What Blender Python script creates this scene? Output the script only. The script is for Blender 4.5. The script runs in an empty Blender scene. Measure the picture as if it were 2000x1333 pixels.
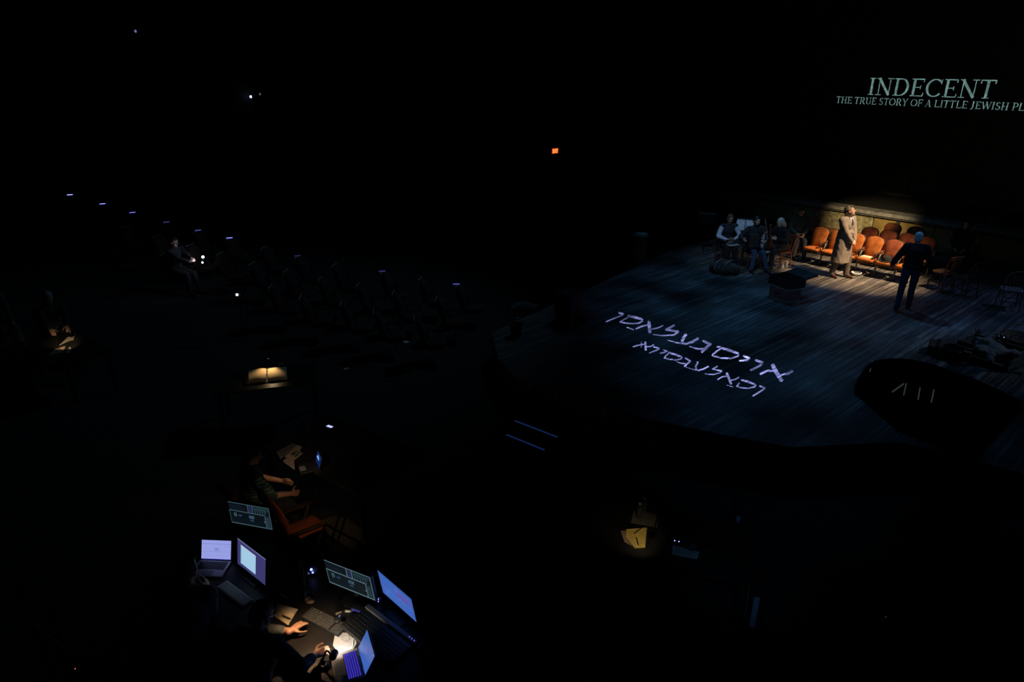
import bpy, bmesh, math, random
import numpy as np
from math import sin, cos, pi, radians as R
from mathutils import Vector as V, Matrix as M, noise as mnoise
random.seed(7)
sc = bpy.context.scene
C = sc.collection

# ------------------------------------------------------------------ camera
EYE = 5.1                                   # eye height above the stage floor (balcony)
F = 2000 * 24 / 36
PITCH = math.atan(546 / F)
CP, SP = cos(PITCH), sin(PITCH)
cam_d = bpy.data.cameras.new('camera'); cam_d.lens = 24; cam_d.sensor_width = 36
cam_d.clip_start = .05; cam_d.clip_end = 200
cam = bpy.data.objects.new('camera', cam_d); C.objects.link(cam)
cam.location = (0, 0, EYE); cam.rotation_euler = (pi / 2 - PITCH, 0, 0)
sc.camera = cam

# ------------------------------------------------------------------ world, exposure
w = bpy.data.worlds.new('world'); sc.world = w; w.use_nodes = True
w.node_tree.nodes['Background'].inputs[0].default_value = (.35, .6, .4, 1)
w.node_tree.nodes['Background'].inputs[1].default_value = .0005
sc.view_settings.view_transform = 'Standard'; sc.view_settings.look = 'None'
sc.view_settings.exposure = 0; sc.view_settings.gamma = 1; sc.view_settings.use_curve_mapping = False

# stage axes: planks run along UD (upstage), the back wall along WD
UD = V((sin(R(49)), cos(R(49)), 0)); WD = V((cos(R(49)), -sin(R(49)), 0)); ZD = V((0, 0, 1))
def uw(u, w_, z=0): return UD * u + WD * w_ + ZD * z
def at(px, py, z):                          # where a sight line meets the level z
    v = 666.5 - py; fw = F * CP + v * SP; up = v * CP - F * SP
    t = (z - EYE) / up
    return V(((px - 1000) * t, fw * t, z))
def at_u(px, py, u):                        # where a sight line meets the upright plane U = u
    v = 666.5 - py; d = V((px - 1000, F * CP + v * SP, v * CP - F * SP))
    t = u / d.dot(UD)
    return V((0, 0, EYE)) + d * t
def px_of(P):
    x, y, z = P[0], P[1], P[2] - EYE
    d = y * CP - z * SP; u = y * SP + z * CP
    return 1000 + F * x / d, 666.5 - F * u / d
HC = V((4, 13))
def floorz(x, y): return -.55 + .0625 * max(0, math.hypot(x - 4, y - 13) - 4.7)

# ------------------------------------------------------------------ lamps of the theatre rig
def lamp(name, kind, loc, target, power, col, size=None, blend=.5, radius=.1, breakup=False):
    d = bpy.data.lights.new(name, kind); d.energy = power; d.color = col
    if kind == 'SPOT': d.spot_size = R(size); d.spot_blend = blend
    d.shadow_soft_size = radius
    o = bpy.data.objects.new(name, d); C.objects.link(o); o.location = loc
    o.rotation_euler = (V(target) - V(loc)).to_track_quat('-Z', 'Y').to_euler()
    if breakup:                             # leaf-like breakup pattern in the beam
        d.use_nodes = True; nt = d.node_tree; em = nt.nodes['Emission']
        tc = nt.nodes.new('ShaderNodeTexCoord'); n = nt.nodes.new('ShaderNodeTexNoise'); r = nt.nodes.new('ShaderNodeMapRange')
        n.inputs['Scale'].default_value = breakup; n.inputs['Detail'].default_value = 3
        r.inputs[1].default_value = .38; r.inputs[2].default_value = .68; r.inputs[3].default_value = .22; r.inputs[4].default_value = 2.1
        nt.links.new(tc.outputs['Normal'], n.inputs['Vector']); nt.links.new(n.outputs['Fac'], r.inputs[0]); nt.links.new(r.outputs[0], em.inputs['Strength'])
    return o
lamp('actor_special', 'SPOT', (12.2, 11.2, 10.5), (8.95, 16.85, .3), 16000, (1, .69, .40), 17, .8, .12)
lamp('actor_top_special', 'SPOT', (14.5, 10.5, 9), (8.6, 16.95, 1.2), 2200, (1, .8, .58), 11, .8, .12)
lamp('platform_special', 'SPOT', (5.6, 13, 5.2), (11.0, 20.8, .62), 4200, (1, .78, .42), 16, .95, .1)
lamp('blue_wash', 'SPOT', (7, 20.5, 12), (6.4, 14.1, 0), 1300, (.13, .45, 1), 49, 1, .3, 11)
lamp('blue_front_wash', 'SPOT', (1.0, 7.5, 10), (7.2, 16.2, 0), 300, (.15, .5, 1), 42, .9, .3, 7)
lamp('lavender_side_wash', 'SPOT', (16, 13, 10), (9.4, 14.2, 0), 440, (.24, .40, 1), 32, .9, .3, 9)
lamp('band_special', 'SPOT', (3.5, 11.5, 8.5), (6.3, 17.9, .7), 700, (.36, .62, 1), 20, .9, .2)

lamp('wall_green_fill', 'SPOT', uw(8.6, 4.2, 9.0), uw(25.5, 1.5, 4.2), 170, (.35, .85, .4), 62, 1, .1)  # added green spot that tints the dark back wall
lamp('props_fill', 'SPOT', (14, 9, 9), (9.2, 11.6, .3), 420, (.42, .62, 1), 20, .9, .1)  # added fill spot bringing out glints on the prop heap
# ------------------------------------------------------------------ materials
MATS = {}
def mat(name, col, rough=.7, metal=0, emit=None, strength=1, var=0, scale=8, bump=0, stretch=None, spec=.5):
    if name in MATS: return MATS[name]
    m = bpy.data.materials.new(name); m.use_nodes = True; MATS[name] = m
    nt = m.node_tree; b = nt.nodes['Principled BSDF']
    b.inputs['Base Color'].default_value = (*col, 1); b.inputs['Roughness'].default_value = rough
    b.inputs['Metallic'].default_value = metal; b.inputs['Specular IOR Level'].default_value = spec
    if emit:
        b.inputs['Emission Color'].default_value = (*emit, 1); b.inputs['Emission Strength'].default_value = strength
    if var or bump:
        tc = nt.nodes.new('ShaderNodeTexCoord'); mp = nt.nodes.new('ShaderNodeMapping'); n = nt.nodes.new('ShaderNodeTexNoise')
        n.inputs['Scale'].default_value = scale; n.inputs['Detail'].default_value = 6
        if stretch: mp.inputs['Scale'].default_value = stretch
        nt.links.new(tc.outputs['Object'], mp.inputs[0]); nt.links.new(mp.outputs[0], n.inputs['Vector'])
        if var:
            mx = nt.nodes.new('ShaderNodeMix'); mx.data_type = 'RGBA'
            mx.inputs[6].default_value = (*[c * (1 - var) for c in col], 1); mx.inputs[7].default_value = (*[min(1, c * (1 + var)) for c in col], 1)
            rp = nt.nodes.new('ShaderNodeMapRange'); rp.inputs[1].default_value = .32; rp.inputs[2].default_value = .68
            nt.links.new(n.outputs['Fac'], rp.inputs[0]); nt.links.new(rp.outputs[0], mx.inputs[0]); nt.links.new(mx.outputs[2], b.inputs['Base Color'])
        if bump:
            bp = nt.nodes.new('ShaderNodeBump'); bp.inputs['Strength'].default_value = bump; bp.inputs['Distance'].default_value = .01
            nt.links.new(n.outputs['Fac'], bp.inputs['Height']); nt.links.new(bp.outputs[0], b.inputs['Normal'])
    return m
def glow(name, col, s=1): return mat(name, (.01, .01, .01), .3, 0, col, s)
def s2l(r, g, b): return tuple((c / 255 / 12.92 if c < 11 else ((c / 255 + .055) / 1.055) ** 2.4) for c in (r, g, b))

def plank_mat():
    m = bpy.data.materials.new('stage planks'); m.use_nodes = True; nt = m.node_tree; N = nt.nodes; L = nt.links
    b = N['Principled BSDF']; b.inputs['Roughness'].default_value = .62
    tc = N.new('ShaderNodeTexCoord'); mp = N.new('ShaderNodeMapping'); mp.inputs['Rotation'].default_value = (0, 0, -R(41))
    L.new(tc.outputs['Object'], mp.inputs[0])
    br = N.new('ShaderNodeTexBrick'); br.inputs['Scale'].default_value = 1; br.inputs['Brick Width'].default_value = 3.1; br.inputs['Row Height'].default_value = .13
    br.inputs['Mortar Size'].default_value = .009; br.inputs['Mortar Smooth'].default_value = .3; br.inputs['Bias'].default_value = -.1; br.offset = .37
    br.inputs['Color1'].default_value = (.19, .175, .16, 1); br.inputs['Color2'].default_value = (.055, .052, .05, 1); br.inputs['Mortar'].default_value = (.008, .008, .008, 1)
    L.new(mp.outputs[0], br.inputs['Vector'])
    m2 = N.new('ShaderNodeMapping'); m2.inputs['Scale'].default_value = (.5, 9, 1); L.new(mp.outputs[0], m2.inputs[0])
    n = N.new('ShaderNodeTexNoise'); n.inputs['Scale'].default_value = 1.6; n.inputs['Detail'].default_value = 8; n.inputs['Roughness'].default_value = .7; L.new(m2.outputs[0], n.inputs['Vector'])
    rp = N.new('ShaderNodeMapRange'); rp.inputs[1].default_value = .36; rp.inputs[2].default_value = .62; rp.inputs[3].default_value = .12; rp.inputs[4].default_value = 1.5; L.new(n.outputs['Fac'], rp.inputs[0])
    n2 = N.new('ShaderNodeTexNoise'); n2.inputs['Scale'].default_value = 1.1; n2.inputs['Detail'].default_value = 4; L.new(mp.outputs[0], n2.inputs['Vector'])
    r2 = N.new('ShaderNodeMapRange'); r2.inputs[1].default_value = .35; r2.inputs[2].default_value = .65; r2.inputs[3].default_value = .65; r2.inputs[4].default_value = 1.3; L.new(n2.outputs['Fac'], r2.inputs[0])
    ml = N.new('ShaderNodeMath'); ml.operation = 'MULTIPLY'; L.new(rp.outputs[0], ml.inputs[0]); L.new(r2.outputs[0], ml.inputs[1])
    mx = N.new('ShaderNodeVectorMath'); mx.operation = 'SCALE'; L.new(br.outputs['Color'], mx.inputs[0]); L.new(ml.outputs[0], mx.inputs['Scale'])
    L.new(mx.outputs[0], b.inputs['Base Color'])
    bp = N.new('ShaderNodeBump'); bp.inputs['Strength'].default_value = .5; bp.inputs['Distance'].default_value = .01; L.new(n.outputs['Fac'], bp.inputs['Height']); L.new(bp.outputs[0], b.inputs['Normal'])
    return m
def brick_mat():
    m = bpy.data.materials.new('dark brick wall'); m.use_nodes = True; nt = m.node_tree; N = nt.nodes; L = nt.links
    b = N['Principled BSDF']; b.inputs['Roughness'].default_value = .9
    tc = N.new('ShaderNodeTexCoord'); mp = N.new('ShaderNodeMapping'); L.new(tc.outputs['Object'], mp.inputs[0])
    n = N.new('ShaderNodeTexNoise'); n.inputs['Scale'].default_value = 9; n.inputs['Detail'].default_value = 8; n.inputs['Roughness'].default_value = .75; mp.inputs['Scale'].default_value = (1, 1, .55); L.new(mp.outputs[0], n.inputs['Vector'])
    cr = N.new('ShaderNodeValToRGB'); cr.color_ramp.elements[0].position = .36; cr.color_ramp.elements[0].color = (.035, .036, .03, 1)
    cr.color_ramp.elements[1].position = .66; cr.color_ramp.elements[1].color = (.17, .18, .14, 1); L.new(n.outputs['Fac'], cr.inputs[0]); L.new(cr.outputs[0], b.inputs['Base Color'])
    return m

BLACK = lambda: mat('black paint', (.010, .010, .010), .95, spec=.1)
# ------------------------------------------------------------------ mesh builder
class G:
    def __init__(s): s.v = []; s.f = []; s.m = []; s.mi = 0
    def add(s, vs, fs, X=None):
        n = len(s.v); s.v += [tuple(X @ V(p)) if X else tuple(p) for p in vs]
        s.f += [tuple(i + n for i in f) for f in fs]; s.m += [s.mi] * len(fs); return s
    def box(s, c, d, X=None):
        x, y, z = (q / 2 for q in d); c = V(c)
        vs = [c + V((a * x, b * y, e * z)) for a in (-1, 1) for b in (-1, 1) for e in (-1, 1)]
        return s.add(vs, [(0, 1, 3, 2), (4, 6, 7, 5), (0, 4, 5, 1), (2, 3, 7, 6), (0, 2, 6, 4), (1, 5, 7, 3)], X)
    def prism(s, poly, z0, z1, X=None):     # poly counter-clockwise in XY
        n = len(poly); vs = [(p[0], p[1], z0) for p in poly] + [(p[0], p[1], z1) for p in poly]
        return s.add(vs, [tuple(range(n))[::-1], tuple(range(n, 2 * n))] + [(i, (i + 1) % n, n + (i + 1) % n, n + i) for i in range(n)], X)
    def bar(s, a, b, r0, r1=None, n=8):
        return s.tube([a, b], [r0, r0 if r1 is None else r1], n)
    def tube(s, pts, r, n=8, sq=None):
        pts = [V(p) for p in pts]; k = len(pts); rs = r if isinstance(r, (list, tuple)) else [r] * k
        vs = []; fs = []; ref = None
        for i, p in enumerate(pts):
            t = (pts[min(i + 1, k - 1)] - pts[max(i - 1, 0)]).normalized()
            if ref is None: ref = V((0, 0, 1)) if abs(t.z) < .9 else V((0, 1, 0))
            a = (ref - t * ref.dot(t)).normalized(); b = t.cross(a); ref = a
            for j in range(n):
                q = 2 * pi * j / n + (pi / n if n == 4 else 0); vs.append(p + (a * cos(q) * (sq or 1) + b * sin(q)) * rs[i])
        for i in range(k - 1):
            for j in range(n): fs.append((i * n + j, i * n + (j + 1) % n, (i + 1) * n + (j + 1) % n, (i + 1) * n + j))
        fs += [tuple(range(n))[::-1], tuple(range((k - 1) * n, k * n))]
        return s.add(vs, fs)
    def lathe(s, prof, n=20, X=None):       # prof: (radius, z) bottom to top
        vs = []; fs = []; k = len(prof)
        for r, z in prof:
            for j in range(n): vs.append((r * cos(2 * pi * j / n), r * sin(2 * pi * j / n), z))
        for i in range(k - 1):
            for j in range(n): fs.append((i * n + j, i * n + (j + 1) % n, (i + 1) * n + (j + 1) % n, (i + 1) * n + j))
        fs += [tuple(range(n))[::-1], tuple(range((k - 1) * n, k * n))]
        return s.add(vs, fs, X)
    def ell(s, c, r, Q=None, n=14, k=9):
        r = (r, r, r) if isinstance(r, (int, float)) else r
        vs = []; fs = []
        for i in range(k + 1):
            t = pi * i / k
            for j in range(n): vs.append((r[0] * sin(t) * cos(2 * pi * j / n), r[1] * sin(t) * sin(2 * pi * j / n), -r[2] * cos(t)))
        for i in range(k):
            for j in range(n): fs.append((i * n + j, i * n + (j + 1) % n, (i + 1) * n + (j + 1) % n, (i + 1) * n + j))
        X = M.Translation(V(c)) @ (Q.to_4x4() if Q is not None else M())
        fs2 = []
        for f in fs: fs2.append(f)
        return s.add(vs, fs2, X)
    def cap(s, a, b, r0, r1, n=10):         # tapered capsule
        s.bar(a, b, r0, r1, n); s.ell(a, r0, n=n, k=6); s.ell(b, r1, n=n, k=6); return s
    def pad(s, outline, th, bulge, X=None, rings=(1, .96, .86, .62, .3)):   # cushion, outline in XZ, front to +Y
        n = len(outline); cx = sum(p[0] for p in outline) / n; cz = sum(p[1] for p in outline) / n
        vs = [(p[0], 0, p[1]) for p in outline]; fs = [tuple(range(n))]
        for q in rings:
            yy = th + bulge * (1 - q ** 3)
            if q == 1: yy = th * .8
            vs += [(cx + (p[0] - cx) * q, yy, cz + (p[1] - cz) * q) for p in outline]
        for i in range(len(rings)):
            for j in range(n): fs.append((i * n + (j + 1) % n, i * n + j, (i + 1) * n + j, (i + 1) * n + (j + 1) % n))
        fs.append(tuple(range(len(rings) * n, (len(rings) + 1) * n))[::-1])
        return s.add(vs, fs, X)
def smooth_path(pts, k=6):
    P = [V(p) for p in pts]; P = [P[0] * 2 - P[1]] + P + [P[-1] * 2 - P[-2]]; out = []
    for i in range(1, len(P) - 2):
        for j in range(k):
            t = j / k; a, b, c, d = P[i - 1:i + 3]
            out.append(.5 * ((2 * b) + (c - a) * t + (2 * a - 5 * b + 4 * c - d) * t * t + (3 * b - a - 3 * c + d) * t ** 3))
    return out + [P[-2]]
def mesh_of(name, g, mats, smooth=False):
    me = bpy.data.meshes.new(name); me.from_pydata(g.v, [], g.f)
    bm = bmesh.new(); bm.from_mesh(me); bmesh.ops.remove_doubles(bm, verts=bm.verts, dist=1e-6)
    bmesh.ops.recalc_face_normals(bm, faces=bm.faces)
    bm.to_mesh(me); bm.free()
    for m in (mats if isinstance(mats, (list, tuple)) else [mats]): me.materials.append(m)
    if len(me.polygons) == len(g.m):
        me.polygons.foreach_set('material_index', g.m)
    if smooth: me.polygons.foreach_set('use_smooth', [True] * len(me.polygons))
    return me
def obj(name, g, mats, parent=None, smooth=False, bev=0):
    o = bpy.data.objects.new(name, mesh_of(name, g, mats, smooth)); C.objects.link(o)
    if parent is not None: o.parent = parent
    if bev:
        b = o.modifiers.new('bevel', 'BEVEL'); b.width = bev; b.segments = 2; b.limit_method = 'ANGLE'
    return o
def tag(o, label, cat, group=None, kind=None):
    o['label'] = label; o['category'] = cat
    if group: o['group'] = group
    if kind: o['kind'] = kind
    return o
def thing(name, label, cat, loc=(0, 0, 0), rz=0, group=None):
    o = bpy.data.objects.new(name, None); C.objects.link(o); o.location = loc; o.rotation_euler = (0, 0, rz); o.empty_display_size = .1
    return tag(o, label, cat, group)
def struct(name, g, m, **k):
    o = obj(name, g, m, **k); o['kind'] = 'structure'; return o
def kids(o): return [c for c in C.objects if c.parent == o]
CH = {}
def dup(root, loc, rz, label, group=None, skip=()):
    r = root.copy(); C.objects.link(r); r.location = loc; r.rotation_euler = (0, 0, rz); r['label'] = label
    if group: r['group'] = group
    for c in list(root.children):
        if c.name.split('.')[0] in skip: continue
        d = c.copy(); C.objects.link(d); d.parent = r
        for e in list(c.children):
            h = e.copy(); C.objects.link(h); h.parent = d
    return r
def head_rz(hx, hy): return math.atan2(-hx, hy)     # local +Y turned to the heading
def remesh(g, voxel, sm=4, disp=0, dscale=6, seed=0):
    me = bpy.data.meshes.new('tmp'); me.from_pydata(g.v, [], g.f)
    o = bpy.data.objects.new('tmp', me); C.objects.link(o)
    r = o.modifiers.new('r', 'REMESH'); r.mode = 'VOXEL'; r.voxel_size = voxel
    if sm:
        s = o.modifiers.new('s', 'SMOOTH'); s.iterations = sm; s.factor = .5
    bpy.context.view_layer.update()
    dg = bpy.context.evaluated_depsgraph_get()
    out = bpy.data.meshes.new_from_object(o.evaluated_get(dg))
    bpy.data.objects.remove(o); bpy.data.meshes.remove(me)
    if disp:
        no = [v.normal.copy() for v in out.vertices]
        for v, q in zip(out.vertices, no):
            p = V((v.co.x * dscale, v.co.y * dscale, v.co.z * dscale * .55 + seed))
            v.co += q * disp * (mnoise.noise(p) + .5 * mnoise.noise(p * 2.3))
    out.polygons.foreach_set('use_smooth', [True] * len(out.polygons))
    return out
def robj(name, g, m, parent, voxel, sm=4, disp=0, dscale=6, seed=0):
    me = remesh(g, voxel, sm, disp, dscale, seed); me.name = name; me.materials.clear(); me.materials.append(m)
    o = bpy.data.objects.new(name, me); C.objects.link(o); o.parent = parent; return o

# ================================================================== SETTING
st_pts = [(-.42, 12.9), (-.25, 11.6), (.1, 10.7), (1.5, 9.6), (3.0, 8.85), (4.0, 8.45), (5.6, 8.6), (7.4, 7.4), (12, 6.2)]
a = uw(22, 13); b_ = uw(22, -11.6)
poly = st_pts + [(a.x, a.y), (b_.x, b_.y), (4.62, 19.4)]
struct('floor_stage', G().prism(poly, -.75, 0), plank_mat())
# raked house floor
g = G(); nr, na = 60, 120
for i in range(nr + 1):
    r = .5 + i * .52
    for j in range(na):
        t = 2 * pi * j / na; z = -.55 + .0625 * max(0, r - 4.7); g.v.append((4 + r * cos(t), 13 + r * sin(t), z))
for i in range(nr):
    for j in range(na): g.f.append((i * na + j, (i + 1) * na + j, (i + 1) * na + (j + 1) % na, i * na + (j + 1) % na)); g.m.append(0)
struct('floor', g, mat('dark house carpet', (.014, .014, .015), .95, var=.3, scale=30))
WALLM = mat('black wall paint', (.016, .02, .016), .9, var=.4, scale=1.5)
def wall(name, p, q, z0, z1, m=None, th=.2):
    p, q = V(p), V(q); d = (q - p).normalized(); n = V((d.y, -d.x, 0)) * th
    struct(name, G().prism([(p.x, p.y), (q.x, q.y), (q.x + n.x, q.y + n.y), (p.x + n.x, p.y + n.y)], z0, z1), m or WALLM)
wall('wall_back', uw(25.5, 20), uw(25.5, -17.2), -.8, 12, brick_mat())
wall('wall_left', uw(25.5, -17.2), uw(13.5, -17.2), -.8, 12)
wall('wall_house', uw(13.5, -17.2), uw(13.5, -31), -.8, 12)
wall('wall_far', uw(13.5, -31), uw(-14, -31), -.8, 12)
wall('wall_rear', uw(-14, -31), uw(-14, 20), -.8, 12)
wall('wall_right', uw(-14, 20), uw(25.5, 20), -.8, 12)
q = [uw(26, 20.5), uw(26, -31.5), uw(-14.5, -31.5), uw(-14.5, 20.5)]
struct('ceiling', G().prism([(p.x, p.y) for p in q], 12, 12.2), WALLM)
# upstage platform with its panelled face and stone lip
PW = 28
stone = mat('grey stone lip', (.23, .21, .185), .85, var=.45, scale=7, bump=.5)
pl = struct('floor_upstage', G().box((PW / 2, 1.75, .42), (PW, 3.3, .84)), mat('dark deck', (.006, .006, .006), .9))
pl.location = uw(22, -14.5, 0); pl.rotation_euler.z = math.atan2(WD.y, WD.x)
g = G().box((PW / 2, .05, .845), (PW, .56, .11)).box((PW / 2, -.05, .765), (PW, .2, .06)); obj('lip', g, stone, pl, bev=.015)
obj('baseboard', G().box((PW / 2, .04, .07), (PW, .1, .14)), mat('brown baseboard', (.22, .10, .04), .6, var=.3), pl, bev=.01)
seam = [at_u(x, 425, 22.0).dot(WD) + 14.5 for x in (1590, 1707, 1757, 1830)]
edges = [seam[0] - 4.5, seam[0] - 2.2, seam[0]] + seam[1:] + [seam[3] + 1.2, seam[3] + 2.6]
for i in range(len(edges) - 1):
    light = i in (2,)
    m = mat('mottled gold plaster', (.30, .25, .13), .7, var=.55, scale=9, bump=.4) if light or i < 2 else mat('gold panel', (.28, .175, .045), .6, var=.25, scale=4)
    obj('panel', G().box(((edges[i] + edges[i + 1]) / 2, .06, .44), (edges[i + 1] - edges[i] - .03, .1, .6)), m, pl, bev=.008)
obj('post', G().box((edges[4], .02, .42), (.1, .12, .64)), mat('dark post', (.03, .022, .015), .6), pl, bev=.006)

# exit sign on the left wall
p0 = at_u(1078.5, 295, 16.95); p0 = uw(16.95, -17.2 + .015, 2.3)
d = V((1084.5 - 1000, F * CP + (666.5 - 295) * SP, (666.5 - 295) * CP - F * SP)); t = (-17.17) / d.dot(WD); ex = V((0, 0, EYE)) + d * t
es = thing('exit_sign', 'small glowing red EXIT sign on the dark left wall', 'sign', ex, math.atan2(UD.y, UD.x))
# ---- glyphs: strokes in a unit-height cell (x right, y up)
def arc(cx, cy, rx, ry, a0, a1, w0, n=10):
    P = [(cx + rx * cos(R(a0 + (a1 - a0) * i / n)), cy + ry * sin(R(a0 + (a1 - a0) * i / n))) for i in range(n + 1)]
    out = []
    for i in range(n):
        am = R(a0 + (a1 - a0) * (i + .5) / n); ww = .05 + (w0 - .05) * abs(cos(am)) ** 1.5
        out.append((*P[i], *P[i + 1], ww))
    return out
K, H_, S_ = .128, .05, .042
def serif(x, y, hw=.14): return [(x - hw, y, x + hw, y, S_)]
def stem(x): return [(x, 0, x, 1, K)] + serif(x, .015) + serif(x, .985)
GL = {
 'I': (.36, stem(.18)),
 'N': (.82, [(.16, 0, .16, 1, H_), (.12, 1, .68, .02, K), (.68, 0, .68, 1, H_)] + serif(.16, .015) + serif(.12, .985, .1) + serif(.68, .985)),
 'D': (.80, stem(.18) + [(.18, .975, .40, .975, H_), (.18, .025, .40, .025, H_)] + arc(.38, .5, .33, .475, -90, 90, K)),
 'E': (.68, stem(.18) + [(.18, .975, .6, .975, H_), (.18, .025, .62, .025, H_), (.18, .51, .48, .51, H_), (.60, .99, .60, .82, H_), (.62, .01, .65, .2, H_), (.48, .41, .48, .61, S_)]),
 'C': (.76, arc(.43, .5, .35, .48, 40, 320, K, 16) + [(.70, .98, .70, .72, S_)]),
 'T': (.70, [(.35, 0, .35, 1, K)] + serif(.35, .015) + [(.05, .975, .65, .975, H_), (.05, .99, .05, .80, H_), (.65, .99, .65, .80, H_)]),
 'H': (.84, stem(.18) + stem(.66) + [(.18, .51, .66, .51, H_)]),
 'R': (.76, stem(.18) + [(.18, .975, .36, .975, H_), (.18, .50, .38, .50, H_), (.36, .50, .66, .02, K)] + arc(.36, .74, .22, .235, -90, 90, K) + serif(.70, .015, .08)),
 'U': (.80, [(.18, 1, .18, .32, K), (.66, 1, .66, .32, H_)] + serif(.18, .985) + serif(.66, .985) + arc(.42, .32, .24, .29, 180, 360, K)),
 'S': (.58, arc(.30, .74, .18, .23, 40, 270, K) + arc(.29, .26, .20, .235, -140, 90, K) + [(.46, .98, .46, .76, S_), (.10, .02, .10, .25, S_)]),
 'O': (.84, arc(.42, .5, .35, .475, 0, 360, K, 20)),
 'Y': (.76, [(.38, 0, .38, .45, K), (.12, 1, .38, .43, K), (.64, 1, .38, .43, H_)] + serif(.38, .015) + serif(.12, .985, .11) + serif(.64, .985, .1)),
 'F': (.62, stem(.18) + [(.18, .975, .58, .975, H_), (.18, .51, .46, .51, H_), (.58, .99, .58, .80, H_), (.46, .41, .46, .61, S_)]),
 'A': (.76, [(.38, 1, .12, 0, H_), (.36, 1, .64, 0, K), (.22, .34, .52, .34, H_)] + serif(.12, .015, .1) + serif(.64, .015, .12)),
 'L': (.66, stem(.18) + [(.18, .025, .60, .025, H_), (.60, .01, .64, .22, H_)]),
 'J': (.46, [(.26, 1, .26, .15, K), (.26, .15, .14, -.08, .09), (.14, -.08, .05, -.02, .1)] + serif(.26, .985)),
 'W': (1.06, [(.08, 1, .32, .02, K), (.32, .02, .52, .95, H_), (.50, 1, .76, .02, K), (.76, .02, .98, 1, H_)] + serif(.08, .985, .1) + serif(.5, .985, .1) + serif(.98, .985, .08)),
 'P': (.64, stem(.18) + [(.18, .975, .36, .975, H_), (.18, .47, .36, .47, H_)] + arc(.36, .72, .22, .255, -90, 90, K)),
 'X': (.7, [(.1, 1, .6, 0, K), (.6, 1, .1, 0, K)]), ' ': (.26, [])}
def text_strokes(s, sp=.0):
    x = 0; out = []
    for ch in s:
        wd, st = GL[ch]; out += [(a + x, b, c + x, d, e) for a, b, c, d, e in st]; x += wd + sp
    return out, x
obj('housing', G().box((0, .04, 0), (.32, .06, .2)), mat('sign housing', (.05, .01, .01), .5), es, bev=.008)
obj('face', G().box((0, .006, 0), (.29, .01, .17)), glow('exit red', (1, .06, .008), .8), es)
# plain block letters on the face
stx, tw = text_strokes('EXIT', .12); g = G()
for x0, y0, x1, y1, ww in stx:
    if ww < .04: continue
    k = .24 / tw; a = V((-.12 + x0 * k, -.004, -.055 + y0 * .11)); b = V((-.12 + x1 * k, -.004, -.055 + y1 * .11))
    d = (b - a).normalized(); n = V((-d.z, 0, d.x)) * .0075
    g.add([a + n - d * .006, b + n + d * .006, b - n + d * .006, a - n - d * .006, *[p + V((0, .006, 0)) for p in (a + n - d * .006, b + n + d * .006, b - n + d * .006, a - n - d * .006)]], [(0, 1, 2, 3), (7, 6, 5, 4), (0, 4, 5, 1), (1, 5, 6, 2), (2, 6, 7, 3), (3, 7, 4, 0)])
obj('lettering', g, glow('exit letters', (1, .42, .08), 1.3), es)

# ================================================================== TEXT PROJECTORS (lamp + cut metal gobo)
def projector(label, src, centre, inside, cone, power, col, upv, cells):
    """a lantern whose lamp shines through a plate cut with lettering; inside(points on target) -> bool"""
    src, centre = V(src), V(centre); ax = (centre - src).normalized(); rt = ax.cross(V(upv)).normalized(); up = rt.cross(ax)
    D = .3; half = D * math.tan(R(cone / 2)) * 1.12
    box = cells['box']                      # text area on the plate in units of half: u0,u1,v0,v1
    nu, nv = cells['n']
    us = np.linspace(box[0], box[1], nu + 1) * half; vs = np.linspace(box[2], box[3], nv + 1) * half
    cu, cv = np.meshgrid((us[1:] + us[:-1]) / 2, (vs[1:] + vs[:-1]) / 2)
    dirs = np.array(ax)[None, None] * D + cu[..., None] * np.array(rt) + cv[..., None] * np.array(up)
    hole = inside(np.array(src), dirs)
    g = G(); o = src + ax * D
    def quad(u0, u1, v0, v1):
        vv = [rt * u + up * v for u, v in ((u0, v0), (u1, v0), (u1, v1), (u0, v1))]
        n = len(g.v); g.v += [tuple(p) for p in vv]; g.f.append((n, n + 1, n + 2, n + 3)); g.m.append(0)
    H = half * 1.15
    quad(-H, H, vs[-1], H); quad(-H, H, -H, vs[0]); quad(-H, us[0], vs[0], vs[-1]); quad(us[-1], H, vs[0], vs[-1])
    for j in range(nv):
        row = hole[j]; i = 0
        while i < nu:
            if row[i]: i += 1; continue
            k = i
            while k < nu and not row[k]: k += 1
            quad(us[i], us[k], vs[j], vs[j + 1]); i = k
    t = thing('gobo_projector', label, 'stage light', o)
    me = bpy.data.meshes.new('gobo_plate'); me.from_pydata(g.v, [], g.f); me.materials.append(BLACK())
    po = bpy.data.objects.new('gobo_plate', me); C.objects.link(po); po.parent = t
    Q = M((rt, up, -ax)).transposed().to_4x4()
    h2 = H + .01
    g2 = G()
    for sx, sy, dx, dy in ((1, 0, .01, 2 * h2), (-1, 0, .01, 2 * h2), (0, 1, 2 * h2, .01), (0, -1, 2 * h2, .01)): g2.box((sx * h2, sy * h2, .16), (dx + .002, dy + .002, .36), Q)
    g2.box((0, 0, D + .06), (2 * h2, 2 * h2, .04), Q); g2.box((0, 0, D + .16), (h2, h2, .16), Q)
    obj('housing', g2, BLACK(), t)
    obj('yoke', G().box((h2 + .03, 0, .2), (.02, .05, .05), Q).box((-h2 - .03, 0, .2), (.02, .05, .05), Q).box((h2 + .03, h2 + .1, .2), (.015, 2 * h2 + .2, .04), Q).box((-h2 - .03, h2 + .1, .2), (.015, 2 * h2 + .2, .04), Q).box((0, 2 * h2 + .2, .2), (2 * h2 + .08, .015, .04), Q), mat('yoke steel', (.03, .03, .03), .5), t)
    l = lamp('projector_lamp', 'SPOT', src, centre, power, col, cone, .0, 0)
    return t
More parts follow.
